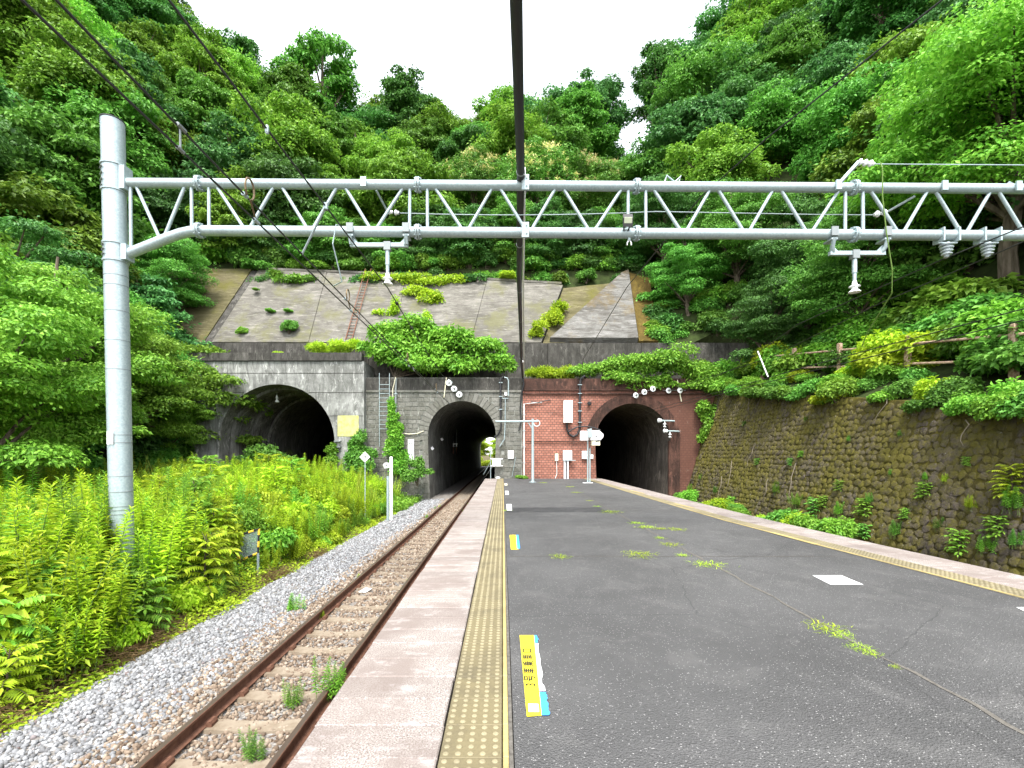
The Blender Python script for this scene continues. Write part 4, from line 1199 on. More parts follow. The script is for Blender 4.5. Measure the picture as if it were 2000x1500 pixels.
pipe('cable_pipe', [Vector((wx(986,YS),YS+.3,wz(738,YS))),Vector((wx(982,YS),YS-.17,wz(737,YS))),Vector((wx(977.5,YS),YS-.17,wz(742,YS))),Vector((wx(978,YS),YS-.15,wz(819,YS)))], .06, black, 'dark pipe down the stone wall right of the stone arch', straps=[(wx(978,YS),YS-.15,wz(p_,YS)) for p_ in (748,775,800)])
pipe('vent_pipe', [Vector((wx(985,YS),YS-.2,wz(738,YS))),Vector((wx(990,YS),YS-.2,wz(739,YS))),Vector((wx(993,YS),YS-.2,wz(744,YS))),Vector((wx(993,YS),YS-.2,wz(774,YS)))], .04, galv, 'grey hooked pipe on the stone wall beside the dark pipe')
sb = thing('wall_fixture', 'small white box with cross arms on the stone wall right of the arch', 'fixture', (wx(988,YS),YS-.1,wz(772,YS)))
m = MB(); m.cbx(wx(985.5,YS),wx(990.5,YS),YS-.22,YS-.06,wz(773,YS),wz(767,YS),.02); m.build('box', whiteb, sb)
m = MB(); m.tube([(wx(980,YS),YS-.12,wz(778.5,YS)),(wx(993,YS),YS-.12,wz(778.5,YS))], .03, 6); m.build('cross_arm', galv, sb)
m = MB(); m.tube([(wx(987,YS),YS-.12,wz(779,YS)),(wx(986.5,YS),YS-.12,wz(826,YS))], .025, 6); m.build('rod', galv, sb)
m = MB(); m.tube([(wx(986.5,YS),YS-.12,wz(826,YS)),(wx(985,YS),YS-.14,wz(858,YS)),(wx(976,YS),YS-.14,wz(872,YS))], .03, 6); m.build('stay', galv, sb)
pipe('cable', [Vector((wx(979,YS),YS-.16,wz(826,YS))),Vector((wx(978,YS),YS-.18,wz(838,YS))),Vector((wx(972,YS),YS-.1,wz(850,YS))),Vector((wx(966,YS),YS-.05,wz(853,YS)))], .055, black, 'black cable bending into the right side of the stone tunnel', 'cable')
# long white sign on the stone wall, ladder and pipes left of the arch
lsn = thing('long_sign', 'tall narrow white sign on the stone wall left of the arch', 'sign', (wx(803,YS),YS-.05,wz(898,YS)))
m = MB(); m.bx(wx(797.5,YS),wx(809,YS),YS-.12,YS-.07,wz(899,YS),wz(858,YS)); m.build('board', whitep, lsn)
for k in range(6):
    m = MB(); xx = wx(801 if k%2 else 805,YS); zz = wz(866+(k//2)*11,YS); m.bx(xx-.05,xx+.05,YS-.124,YS-.1205,zz-.05,zz+.05); m.build('mark', galv_dk, lsn)
lad = thing('ladder', 'tall thin steel ladder fixed to the stone wall left of the arch', 'ladder', (wx(752,YS),YS-.15,wz(868,YS)))
for px in (742.5, 762):
    m = MB(); m.tube([(wx(px,YS),YS-.18,wz(872,YS)),(wx(px,YS),YS-.18,6.6)], .022, 6); m.build('rail', galv, lad)
for k in range(11):
    zz = wz(752+k*8.6,YS); m = MB(); m.tube([(wx(742.5,YS),YS-.18,zz),(wx(762,YS),YS-.18,zz)], .018, 6); m.build('rung', galv, lad)
pipe('cable_pipe', [Vector((wx(775,YS),YS-.14,wz(740,YS))),Vector((wx(774,YS),YS-.14,wz(758,YS))),Vector((wx(774,YS),YS-.14,wz(870,YS)))], .06, galv_dk, 'dark pipe on the stone wall beside the ladder', straps=[(wx(774,YS),YS-.14,wz(p_,YS)) for p_ in (770,795,820)])
pipe('conduit', [Vector((wx(775,YS),YS-.3,wz(738,YS))),Vector((wx(771,YS),YS-.2,wz(752,YS))),Vector((wx(768,YS),YS-.12,wz(760,YS))),Vector((wx(768,YS),YS-.12,wz(870,YS)))], .028, cream, 'thin pale conduit between the ladder and the dark pipe')
pipe('cable', [Vector((wx(a,YS),YS-.08,wz(b_,YS))) for a,b_ in ((782,846),(800,848),(815,847),(828,842))], .025, cream, 'pale cable drooping across the stone wall to the arch', 'cable')
# little diamond markers inside the stone tunnel
for px, py, d in ((844,858,35.5),(831,876,30.6)):
    c = W(px,py,d); c.x = max(c.x, C2X-C2H+.09)
    th = thing('diamond_marker', 'small white diamond marker on the left wall inside the stone tunnel', 'sign', c, 0, 'diamond markers in the stone tunnel')
    m = MB(); m.prism([c+Vector((-.13,0,0)),c+Vector((0,0,-.13)),c+Vector((.13,0,0)),c+Vector((0,0,.13))], (0,.02,0)); m.build('plate', whitep, th)
    m = MB(); m.tube([c+Vector((0,.02,0)), Vector((C2X-C2H-.02,c.y+.05,c.z))], .02, 6); m.build('bracket', galv_dk, th)
for px in (885.5, 891.5):
    c = W(px,866,44); th = thing('tunnel_insulator', 'white insulator hanging deep inside the stone tunnel', 'insulator', c, 0, 'insulators deep in the stone tunnel')
    m = MB(); m.tube([c, (c.x,c.y,4.7)], .02, 6); m.build('rod', galv_dk, th)
    m = MB(); m.lathe(c+Vector((0,0,.05)), (0,0,-1), [(.04,0),(.15,.05),(.15,.15),(.05,.2),(.11,.3),(.12,.36),(.03,.4)], 12); m.build('shell', porc, th, True)
    m = MB(); m.tube([c-Vector((0,0,.35)), c-Vector((0,0,1.0))], .045, 8); m.build('drop_arm', rustl, th)
# insulator arms at the right of the brick tunnel
for (px0,py0),(px1,py1) in (((1281,822),(1313,823)),((1292,842),(1322,843))):
    yv = YB-.35
    th = thing('insulator_arm', 'steel arm with a white insulator reaching into the brick tunnel mouth', 'insulator', (wx(px1),YB,wz(py1)), 0, 'insulator arms at the brick tunnel mouth')
    a, b_ = Vector((wx(px0),yv,wz(py0))), Vector((wx(px1),yv,wz(py1)))
    m = MB(); m.tube([a.lerp(b_,.25), b_, b_+Vector((.05,.36,0))], .05, 8); m.build('arm', galv, th, True)
    m = MB(); m.lathe(a, b_-a, [(.05,-.02),(.13,.02),(.14,.08),(.07,.11),(.11,.16),(.11,.22),(.05,.26)], 12); m.build('insulator', porc, th, True)
    m = MB(); q = a.lerp(b_,.42)-Vector((0,0,.05)); m.lathe(q, (0,0,-1), [(.03,0),(.03,.1),(.10,.14),(.10,.18),(.03,.2),(.03,.26),(.11,.32),(.03,.38)], 10); m.build('pendant', porc, th, True)

# ---- text helper -------------------------------------------------------------
def text_mesh(body, size, track=1.0, bold=0.0):
    cu = bpy.data.curves.new('txt', 'FONT'); cu.body = body; cu.size = size; cu.align_x = 'CENTER'; cu.align_y = 'CENTER'; cu.space_character = track; cu.offset = bold
    ob = bpy.data.objects.new('txt', cu); COL.objects.link(ob)
    dg = bpy.context.evaluated_depsgraph_get(); me = bpy.data.meshes.new_from_object(ob.evaluated_get(dg))
    bpy.data.objects.remove(ob); bpy.data.curves.remove(cu)
    me.materials.clear(); return me
def text(body, size, mat, parent, loc, rot, track=1.0, bold=0.0):
    me = text_mesh(body, size, track, bold); me.materials.append(mat)
    return inst('lettering', me, parent, Vector(loc)-rootloc(parent), rot)
# gate board at the platform end
gy = WALL_Y-.35
gt_ = thing('barrier_gate', 'low steel barrier with a small white notice at the platform end by the stone tunnel', 'barrier', (wx(958,gy),gy,0))
x0, x1 = wx(958.3,gy), wx(982,gy)
m = MB(); m.tube([(x0,gy,0),(x0,gy,wz(872,gy))], .022, 8); m.build('post', galv, gt_)
for py, r_ in ((896.3,.035),(909.8,.035)):
    m = MB(); m.tube([(x0,gy,wz(py,gy)),(x1,gy,wz(py,gy))], r_, 8); m.build('rail', whiteb, gt_)
m = MB(); m.tube([(x0,gy,wz(902,gy)),(wx(944,gy),gy+.3,wz(927,gy))], .018, 6); m.build('stay', galv, gt_)
xa, xb = wx(962,gy), wx(978,gy)
m = MB(); m.bx(xa,xb,gy-.075,gy-.05,wz(910.5,gy),wz(897,gy)); bo = m.build('notice_board', whitep, gt_)
text('立入禁止', .115, redp, gt_, ((xa+xb)/2, gy-.079, (wz(910.5,gy)+wz(897,gy))/2), (R(90),0,0))
bag = thing('sandbag', 'small white sandbag on the tactile strip at the platform end', 'bag', (wx(972.5,gy),gy+.1,0))
m = MB(); m.lathe((wx(972.5,gy),gy+.05,.004),(0,0,1), [(.12,0),(.15,.04),(.13,.09),(.07,.125),(.01,.135)], 12); m.build('sack', whiteb, bag, True)
# boarding position films on the platform
def film(name, label, corners, mat, group=None, z=.005, parts=None):
    c = sum((Vector(q) for q in corners), Vector())/len(corners)
    th = thing(name, label, 'floor sticker', (c.x,c.y,z), 0, group)
    m = MB(); m.prism([(q[0],q[1],z) for q in corners], (0,0,.0015)); m.build('film', mat, th); return th
q0, q1, q2, q3 = P(1015,1242), P(1043,1242), P(1058,1399), P(1029,1401)
stk = film('boarding_sticker', 'worn yellow and blue boarding sticker lettered along the platform edge', [q3,q2,q1,q0], yellowp)
b0, b1, b2, b3 = P(1038,1243), P(1047,1242), P(1074,1398), P(1058.5,1399)
def strip(px0, px1, t0, t1, mat, name, seed, jag=.012, z=.0072):
    r = random.Random(seed); n = 14; m = MB(); A, B = [], []
    for i in range(n+1):
        t = t0+(t1-t0)*i/n
        a = q2.lerp(q1, t); l = q2.lerp(q1,t)
        wdt = .055*(1-.25*t)
        A.append((a.x, a.y, z)); e = a + Vector((wdt*px1*r.uniform(1-jag*20,1), 0, 0)); B.append((e.x, e.y, z))
    m.add(A+B, [(i, i+n+1, i+n+2, i+1) for i in range(n)])
    return m.build(name, mat, stk)
strip(0,1.0,0,.22,bluep,'blue_strip',1); strip(0,.80,.23,.86,whiteb,'torn_backing',2,.022); strip(0,.9,.87,1.0,bluep,'blue_strip',4,.02)
ln = (q1+q0)/2 - (q2+q3)/2; angz = math.atan2(ln.y, ln.x); mid = (q0+q1+q2+q3)/4
text('3号車乗車口', .090, blackp, stk, mid.lerp((q0+q1)/2,.06)+Vector((-.002,0,.0085)), (0,0,angz), 1.55, .0022)
m = MB(); c0 = ((q2+q3)/2).lerp((q0+q1)/2,.07); u = ln.normalized(); s_ = Vector((u.y,-u.x,0))
m.obox((c0.x,c0.y,.0072), u*.045, s_*.032, (0,0,.0004)); m.build('white_field', whitep, stk)
text('⇉', .06, blackp, stk, c0+Vector((0,0,.0082)), (0,0,angz+math.pi/2))
fl_ = film('boarding_sticker', 'short yellow boarding sticker with a blue edge farther along the platform', [P(998,1073.5),P(1013,1073.5),P(1011,1045.5),P(995.5,1045.5)], yellowp)
m = MB(); m.prism([(q.x,q.y,.0067) for q in (P(1010,1073),P(1016,1072),P(1012.5,1045.5),P(1008,1045.5))], (0,0,.0012)); m.build('blue_strip', bluep, fl_)
film('white_sticker', 'small white floor sticker beside the tactile strip by a grass tuft', [P(990,997.5),P(1000,997.5),P(999,985),P(989.5,985)], whitep)
film('white_sticker', 'faded white floor mark by the tactile strip, second from the wall', [P(987,966.5),P(994,966.5),P(993,959),P(986.5,959)], whiteb)
film('white_sticker', 'faded pale floor mark by the tactile strip next to the wall', [P(985.5,948.3),P(991,948.3),P(990.5,944.3),P(985.3,944.3)], cream)
film('floor_marking', 'bright white rectangle laid on the asphalt of the platform', [P(1622,1142.5),P(1686,1142.5),P(1643,1124.5),P(1587,1124.5)], whitep)
film('white_sticker', 'white floor sticker by the right tactile strip, cut by the picture edge', [P(2012,1200),P(2050,1200),P(2020,1187),P(1985,1187)], whitep)
for k, (a, b_, lab) in enumerate((((1507,1040),(1597,1064),'long pale yellow floor strip inside the right tactile paving'),((1318,984),(1354,992),'middle pale yellow floor strip inside the right tactile paving'),((1232,958),(1258,964),'short pale yellow floor strip near the brick tunnel'))):
    A, B = P(*a), P(*b_); dv = (B-A).normalized(); nv_ = Vector((dv.y,-dv.x,0))*.055
    film('yellow_strip', lab, [A-nv_,B-nv_,B+nv_,A+nv_] if nv_.x < 0 else [A+nv_,B+nv_,B-nv_,A-nv_], barm)

# ---- lineside things on the left ------------------------------------------------
def gz(px, py):      # place on the lineside ground: iterate
    d = 8.0
    for _ in range(60):
        x = (px-VX)/FPX*d; z = zleft(x,d); d2 = (CAM_H-z)*FPX/(py-VY); d = d*.6+d2*.4
    return Vector(((px-VX)/FPX*d, d, zleft((px-VX)/FPX*d, d)))
d = 20.0; x = (713-VX)/FPX*d
km = thing('kilometre_post', 'white diamond sign with the number 9 on a thin pole in the weeds', 'sign', (x,d,zleft(x,d)))
c = W(713,892.5,d)
m = MB(); m.tube([(x,d,zleft(x,d)-.1),(x,d,c.z)], .022, 8); m.build('pole', galv, km)
s9 = .228; m = MB(); m.prism([c+Vector((-s9,-.03,0)),c+Vector((0,-.03,-s9)),c+Vector((s9,-.03,0)),c+Vector((0,-.03,s9))], (0,.02,0)); m.build('plate', whitep, km)
text('9', .30, blackp, km, c+Vector((0,-.035,0)), (R(90),0,0))
d = 20.4; xq = (764-VX)/FPX*d
mp = thing('lineside_post', 'white round post with a small box on its side and a shorter tube beside it', 'post', (xq,d,zleft(xq,d)))
m = MB(); m.lathe((xq,d,zleft(xq,d)-.2),(0,0,1), [(.068,0),(.068,W(764,893,d).z-zleft(xq,d)+.18),(.05,W(764,892,d).z-zleft(xq,d)+.2)], 12); m.build('post', whitep, mp, True)
x2 = (757.5-VX)/FPX*d; m = MB(); m.tube([(x2,d-.02,zleft(x2,d)-.2),(x2,d-.02,W(757,930,d).z)], .055, 10); m.build('tube', galv, mp, True)
c = W(756,909,d); m = MB(); m.cbx(c.x-.10,c.x+.09,d-.14,d+.04,c.z-.11,c.z+.11,.03); m.build('box', whitep, mp)
m = MB(); m.bx(c.x-.05,c.x+.05,d-.146,d-.1405,c.z-.01,c.z+.05); m.build('window', black, mp)
m = MB(); m.lathe(c+Vector((-.10,-.05,0)), (-1,0,0), [(.09,0),(.08,.03),(.03,.06)], 10); m.build('knob', whiteb, mp, True)
# mesh guard with yellow and black frame
d = 11.5
def Wg(px,py): return W(px,py,d)
gu = thing('mesh_guard', 'tilted wire mesh guard with a yellow and black striped frame in the weeds', 'guard', Wg(466,1100))
cr = [Wg(466,1046), Wg(506,1033), Wg(504,1080), Wg(466,1096)]
segs = []
for a, b_ in zip(cr, cr[1:]+cr[:1]):
    n_ = 4
    for k in range(n_):
        m = MB(); m.tube([a.lerp(b_,k/n_), a.lerp(b_,(k+1)/n_)], .026, 6); m.build('frame_segment', black if k%2 else yellowk, gu)
m = MB(); n_ = 16
for k in range(1,n_):
    t = k/n_
    m.tube([cr[0].lerp(cr[1],t), cr[3].lerp(cr[2],t)], .0055, 4); m.tube([cr[0].lerp(cr[3],t), cr[1].lerp(cr[2],t)], .0055, 4)
m.build('wire_mesh', galv, gu)
m = MB(); m.tube([Wg(465,1084),Wg(466,1098)], .05, 8); m.build('reflector', orange, gu)
for a in (Wg(466,1096), Wg(504,1080)):
    m = MB(); m.tube([a, (a.x,a.y,zleft(a.x,a.y)-.1)], .03, 6); m.build('leg', galv, gu)
# rusty ladder on the slope
rl = thing('ladder', 'rusty red ladder lying up the concrete slope', 'ladder', (-8.9, 31.9, 9.2))
def sl_pt(px, y): return Vector(((px-VX)/FPX*y, y, sz(y)+.14))
for da in (-.22,.22):
    a, b_ = sl_pt(681,31.85), sl_pt(719,36.6); m = MB(); m.tube([a+Vector((da,0,0)), b_+Vector((da,0,.5))], .03, 6); m.build('rail', rustl, rl)
for k in range(22):
    q = sl_pt(681,31.85).lerp(sl_pt(719,36.6), (k+.5)/22); m = MB(); m.tube([q-Vector((.22,0,0)),q+Vector((.22,0,0))], .022, 5); m.build('rung', rustl, rl)
# white scrap of paper between the rails
pp = thing('paper_scrap', 'small white scrap lying between the rails', 'litter', (-2.85,9.75,-1.25))
m = MB(); m.add([(-2.98,9.66,-1.265),(-2.80,9.60,-1.25),(-2.74,9.82,-1.235),(-2.92,9.88,-1.255),(-2.86,9.75,-1.20)], [(0,1,4),(1,2,4),(2,3,4),(3,0,4),(3,2,1,0)]); m.build('scrap', whitep, pp)
# ================================================================== VEGETATION
rootm = plain('pale_root', (.20,.17,.13), .9, .1)
def blob_leaves(r, c, rad, n, L, Wd, up=.62, rnd=.34, zmin=-.45, shell=.66, hang=.25):
    """leaves on the outer shell of a flattened clump"""
    z = r.uniform(zmin, 1, n); a = r.uniform(0, 2*np.pi, n); q = np.sqrt(1-z*z)
    d = np.stack([q*np.cos(a), q*np.sin(a), z], 1)
    rf = r.uniform(shell, 1.06, (n,1))
    P_ = np.asarray(c)[None] + d*rf*np.asarray(rad)[None]
    N = nrm(d*.55 + np.array([[0,0,up]]) + r.normal(0, rnd, (n,3)))
    D = d*np.array([[1,1,.25]]) + r.normal(0,.55,(n,3)) - np.array([[0,0,hang]])
    D = D - N*np.sum(D*N,1,keepdims=True)
    l = L*r.uniform(.65,1.25,n); return leaf_arrays(P_, D, N, l, Wd*l/L)

def make_tree(name, seed, H, Rr, nc, nleaf, L, Wd, flat=.55, base=.28, shape='round', leaf='mid', cr=(.26,.42), blossom=False):
    r = np.random.default_rng(seed); rr = random.Random(seed)
    cz, ch = H*(base+1)/2, H*(1-base)/2
    clumps = []
    for i in range(nc):
        z = r.uniform(-.85,1); a = r.uniform(0,6.283); q = math.sqrt(max(0,1-z*z)); f = r.uniform(.45,.95)**.6
        if shape == 'cone': q *= .55+.45*(1-(z+1)/2)
        if shape == 'layer': f = r.uniform(.4,1)
        rc = Rr*r.uniform(*cr)*(1.05-.25*max(0,z))
        clumps.append((np.array([q*math.cos(a)*Rr*.80*f, q*math.sin(a)*Rr*.80*f, cz+z*ch*.86*f]), np.array([rc,rc,rc*flat])))
    wts = np.array([c[1][0]**2 for c in clumps]); wts /= wts.sum()
    parts = []
    for (c, rad), wt in zip(clumps, wts):
        k = max(20, int(nleaf*wt))
        # ragged clump: three lobes
        for _ in range(3):
            off = r.normal(0,.36,3)*rad
            parts.append(blob_leaves(r, c+off, rad*r.uniform(.55,.85), k//3, L, Wd))
        tw = r.normal(0,1,(max(4,k//14),3)); tw = nrm(tw)*np.array([[1,1,.6]])
        parts.append(leaf_arrays(c+tw*rad*r.uniform(1.0,1.35,(len(tw),1)), tw+r.normal(0,.4,tw.shape), np.array([[0,0,1.0]])+r.normal(0,.4,tw.shape), L, Wd))
    v, f = cat(parts)
    crown = arr_mesh(name+'_crown', v, f, LEAF[leaf])
    m = MB(); lean = Vector((rr.uniform(-.4,.4), rr.uniform(-.4,.4), 0)); r0 = H*.017+.03
    tp = [Vector((0,0,-.6))] + [Vector((0,0,H*t)) + lean*t*t + Vector((rr.uniform(-.12,.12),rr.uniform(-.12,.12),0)) for t in (.12,.3,.5,.7,.88)]
    m.tube(tp, [r0*1.35,r0*1.1,r0,r0*.8,r0*.5,r0*.2], 8)
    for c, rad in clumps[::2]:
        c = Vector(c); t = min(.85,max(.22,(c.z/H)-.22)); s0 = Vector((0,0,H*t))+lean*t*t
        m.tube([s0, s0.lerp(c,.5)+Vector((0,0,rr.uniform(-.1,.35))), c], [r0*.42,r0*.25,r0*.08], 5)
    trunk = m.mesh(name+'_trunk', bark, True)
    bl = None
    if blossom:
        ps = []
        for c, rad in clumps:
            if c[2] < cz-ch*.5: continue
            for _ in range(9):
                a = r.uniform(0,6.283); q = r.uniform(0,.9); p0 = c+np.array([math.cos(a)*q, math.sin(a)*q, math.sqrt(1-q*q)*.95])*rad
                dd = nrm(r.normal(0,.6,(16,3))+np.array([[0,0,.5]])); ps.append(leaf_arrays(p0+r.normal(0,.09,(16,3)), dd, r.normal(0,1,(16,3)), .26, .07))
        v, f = cat(ps); bl = arr_mesh(name+'_blossom', v, f, LEAF['cream'])
    return dict(crown=crown, trunk=trunk, blossom=bl, H=H, R=Rr)

TV = [make_tree('broad_a', 1, 11, 4.3, 48, 30000, .35, .19, .5, .08),
      make_tree('broad_b', 2, 12, 4.7, 54, 34000, .32, .18, .52, .06),
      make_tree('layer_a', 3, 10.5, 4.8, 54, 30000, .34, .17, .32, .05, 'layer'),
      make_tree('tall_a', 4, 14, 3.9, 52, 34000, .32, .18, .52, .12, cr=(.26,.4)),
      make_tree('layer_b', 5, 11.5, 4.4, 60, 32000, .31, .16, .36, .04, 'layer', cr=(.2,.36)),
      make_tree('open_a', 6, 14, 4.2, 26, 14000, .30, .17, .5, .3, cr=(.2,.32)),
      make_tree('blossom_a', 7, 10, 4.4, 44, 24000, .27, .13, .6, .2, blossom=True)]
NV = [make_tree('near_a', 21, 9.5, 3.7, 60, 52000, .15, .085, .36, .06, 'layer', 'fresh', cr=(.2,.36)),
      make_tree('near_b', 22, 10.5, 4.2, 64, 56000, .16, .085, .33, .04, 'layer', 'mid', cr=(.2,.36))]

def add_tree(name, V, x, y, z, s, rz, leaf, label, group=None, sz_=None):
    t = thing(name, label, 'tree', (x,y,z), 0, group)
    sc3 = (s, s, sz_ or s)
    inst('trunk', V['trunk'], t, rot=(0,0,rz), sca=sc3)
    inst('crown', V['crown'], t, rot=(0,0,rz), sca=sc3, mat=LEAF[leaf])
    if V['blossom']: inst('blossom', V['blossom'], t, rot=(0,0,rz), sca=sc3)
    return t
placed = []
def free(x, y, dmin):
    for a, b_ in placed:
        if (a-x)**2+(b_-y)**2 < dmin*dmin: return False
    placed.append((x,y)); return True
def px_of(x, y): return VX + x/y*FPX
# --- single trees picked out in the photograph
d = 55; x = (628-VX)/FPX*d
add_tree('skyline_tree', TV[5], x, d, zback(x,d), 1.28, .5, 'mid', 'tallest open crowned tree on the skyline left of the middle', sz_=1.38); placed.append((x,d))
x = (575-VX)/FPX*53; add_tree('skyline_tree', TV[3], x, 53, zback(x,53), 1.05, 2.0, 'mid', 'leafy tree leaning against the tallest skyline tree'); placed.append((x,53))
d = 56; x = (1285-VX)/FPX*d
add_tree('skyline_tree', TV[5], x, d, zback(x,d), 1.0, 1.4, 'dark', 'open dark tree beside the gap of sky on the ridge'); placed.append((x,d))
for px, d, s, lab in ((930,43,.82,'blossoming tree with cream flowers above the left of the slope top'),(1050,42,.95,'blossoming tree with cream flowers above the middle of the slope, touching the black cable'),(1150,43,.85,'blossoming tree with cream flowers behind the floodlight')):
    x = (px-VX)/FPX*d; add_tree('blossoming_tree', TV[6], x, d, zback(x,d)-.6, s, px*.1, 'mid', lab, 'blossoming trees above the slope'); placed.append((x,d))
x = 19.0; d = 17.5
add_tree('bright_tree', NV[1], x, d, zright(x,d)-.5, 1.2, 1.0, 'fresh', 'bright green tree towering above the fence at the right'); placed.append((x,d))
# near trees on the left
for k,(x,y,s,v,lf,lab) in enumerate(((-13.2,12.0,.84,0,'fresh','light green layered tree just left of the gantry pole'),
        (-16.8,17.0,1.0,1,'fresh','dense green tree behind the gantry pole'),
        (-19.0,23.4,1.0,1,'fresh','layered tree with boughs hanging over the concrete tunnel mouth'),
        (-20.5,14.0,1.0,0,'mid','dark layered tree at the foot of the left hillside'),
        (-21.0,20.0,1.05,1,'dark','dark tree between the pole and the left hillside'),
        (-24.0,33.0,.85,1,'mid','layered tree covering the left end of the concrete slope'),
        (-21.5,27.0,1.0,0,'mid','green tree beside the left end of the concrete portal'),
        (-19.6,27.4,.62,0,'fresh','small leafy tree in front of the left side of the concrete portal'))):
    z = zleft(x,y) if x > -18.6 else zlefth(x,y) if y < 31.5 else zback(x,y)
    add_tree('broadleaf_tree', NV[v], x, y, z-.2, s, k*1.3, lf, lab); placed.append((x,y))
for k,(x,y,s,v,lf,lab) in enumerate(((13.2,33.4,.80,0,'mid','layered tree right of the mossy strip of the slope'),(12.6,36.6,.95,1,'dark','dark layered tree at the top right corner of the slope'),
        (16.2,32.6,.95,1,'mid','layered tree above the right end of the low concrete wall'),(15.6,27.5,.72,0,'dark','dark tree behind the far end of the fence'),(17.2,22.6,.85,1,'mid','layered tree behind the middle of the fence'),
        (18.5,28.5,1.0,0,'dark','dark layered tree behind the far fence posts'),(18.6,13.0,.8,0,'fresh','fresh green tree behind the near fence posts'))):
    z = zright(x,y) if y < 31.5 else zback(x,y)
    add_tree('layered_tree', NV[v], x, y, z-.7, s, k*1.1+.3, lf, lab); placed.append((x,y))
rt = random.Random(5)
CN = {'mid':'mid green','dark':'dark green','fresh':'fresh green','blue':'bluish green','olive':'olive green','yellow':'yellow green'}
def tree_label(k, lf, where):
    return CN[lf]+' '+('round crowned','full crowned','flat layered','tall narrow','finely layered')[k]+' forest tree '+where
cnt = 0
keys = ['mid','mid','dark','fresh','blue','olive']
for yy in range(40):
    for xx in range(40):
        x = -20.5 - xx*3.3 + rt.uniform(-1.3,1.3); y = 9 + yy*3.3 + rt.uniform(-1.3,1.3)
        if y > 31.5 or x < -70: continue
        if not (-260 < px_of(x,y) < 480): continue
        if not free(x,y,2.7): continue
        k = rt.choice((0,1,2,3,4)); lf = rt.choice(keys)
        add_tree('broadleaf_tree', TV[k], x, y, zlefth(x,y)-.5, rt.uniform(.8,1.12), rt.uniform(0,6.28), lf, tree_label(k,lf,'on the left hillside'), 'forest on the left hillside')
for yy in range(12):
    for xx in range(44):
        x = -72 + xx*4.0 + rt.uniform(-1.5,1.5); y = 38.8 + yy*4.0 + rt.uniform(-1.3,1.3)
        if y > 63 or x > 80: continue
        p = px_of(x,y)
        if not (-220 < p < 2220): continue
        if y > 44 and abs(p-1238) < 26 + 2.6*FPX/y: continue
        if y < 42 and 870 < p < 1200: continue
        if -19 < x < 9 and y < 39.6: continue
        if not free(x,y,3.1): continue
        k = rt.choice((0,1,2,3,4,4)); lf = rt.choice(keys if p < 1250 else ['mid','dark','blue','blue','fresh','dark'])
        add_tree('broadleaf_tree', TV[k], x, y, zback(x,y)-(1.6 if y < 43 else .5), rt.uniform(.8,1.1), rt.uniform(0,6.28), lf, tree_label(k,lf,'on the hill above the tunnels' if p < 1250 else 'on the ridge behind the right hillside'), 'forest on the hill above the tunnels')
for yy in range(12):
    for xx in range(24):
        y = 6 + yy*3.5 + rt.uniform(-1.3,1.3); x = xw(y) + 4.6 + xx*3.6 + rt.uniform(-1.3,1.3)
        if y > 34.5: continue
        p = px_of(x,y)
        if not (1200 < p < 2350): continue
        if not free(x,y,2.9): continue
        z = zright(x,y) if y < 31.5 else zback(x,y)
        k = rt.choice((0,1,2,4,4)); lf = rt.choice(['mid','dark','blue','fresh','mid','olive'])
        add_tree('broadleaf_tree', TV[k], x, y, z-.6, rt.uniform(.72,1.05), rt.uniform(0,6.28), lf, tree_label(k,lf,'on the right hillside above the fence'), 'forest on the right hillside')

# ---------------------------------------------------------------- shrubs
def make_shrub(name, seed, Rr, h, n, L, Wd, lobes=9, up=.7):
    r = np.random.default_rng(seed); ps = []; m = MB()
    for i in range(lobes):
        a = r.uniform(0,6.283); q = Rr*math.sqrt(r.uniform(0,1))*.7
        zc = h*r.uniform(.3,.8)*(1-.4*q/Rr); rc = Rr*r.uniform(.28,.45)
        c = np.array([q*math.cos(a), q*math.sin(a), zc])
        ps.append(blob_leaves(r, c, np.array([rc,rc,min(rc,h*.35)]), n//lobes, L, Wd, up, .55, -.7, .5))
        m.tube([(0,0,-.1), Vector(c)*.5, c], [.02,.014,.006], 5)
    v, f = cat(ps); return dict(f=arr_mesh(name, v, f, LEAF['fresh']), s=m.mesh(name+'_stem', bark))
SV = [make_shrub('shrub_a', 31, 1.0, 1.1, 3200, .15, .085), make_shrub('shrub_b', 32, 1.1, .9, 3600, .13, .075, 11),
      make_shrub('shrub_c', 33, .9, 1.5, 3600, .16, .075, 12), make_shrub('shrub_d', 34, 1.2, .8, 3200, .18, .10, 8)]
def shrub(v, x, y, z, s, leaf, label, group=None, name='shrub', sz_=None, rx=0.0):
    t = thing(name, label, 'shrub', (x,y,z), 0, group); a = rt.uniform(0,6.28)
    sc3 = (s,s,sz_ or s)
    inst('stem', SV[v]['s'], t, rot=(rx,0,a), sca=sc3); inst('foliage', SV[v]['f'], t, rot=(rx,0,a), sca=sc3, mat=LEAF[leaf]); return t
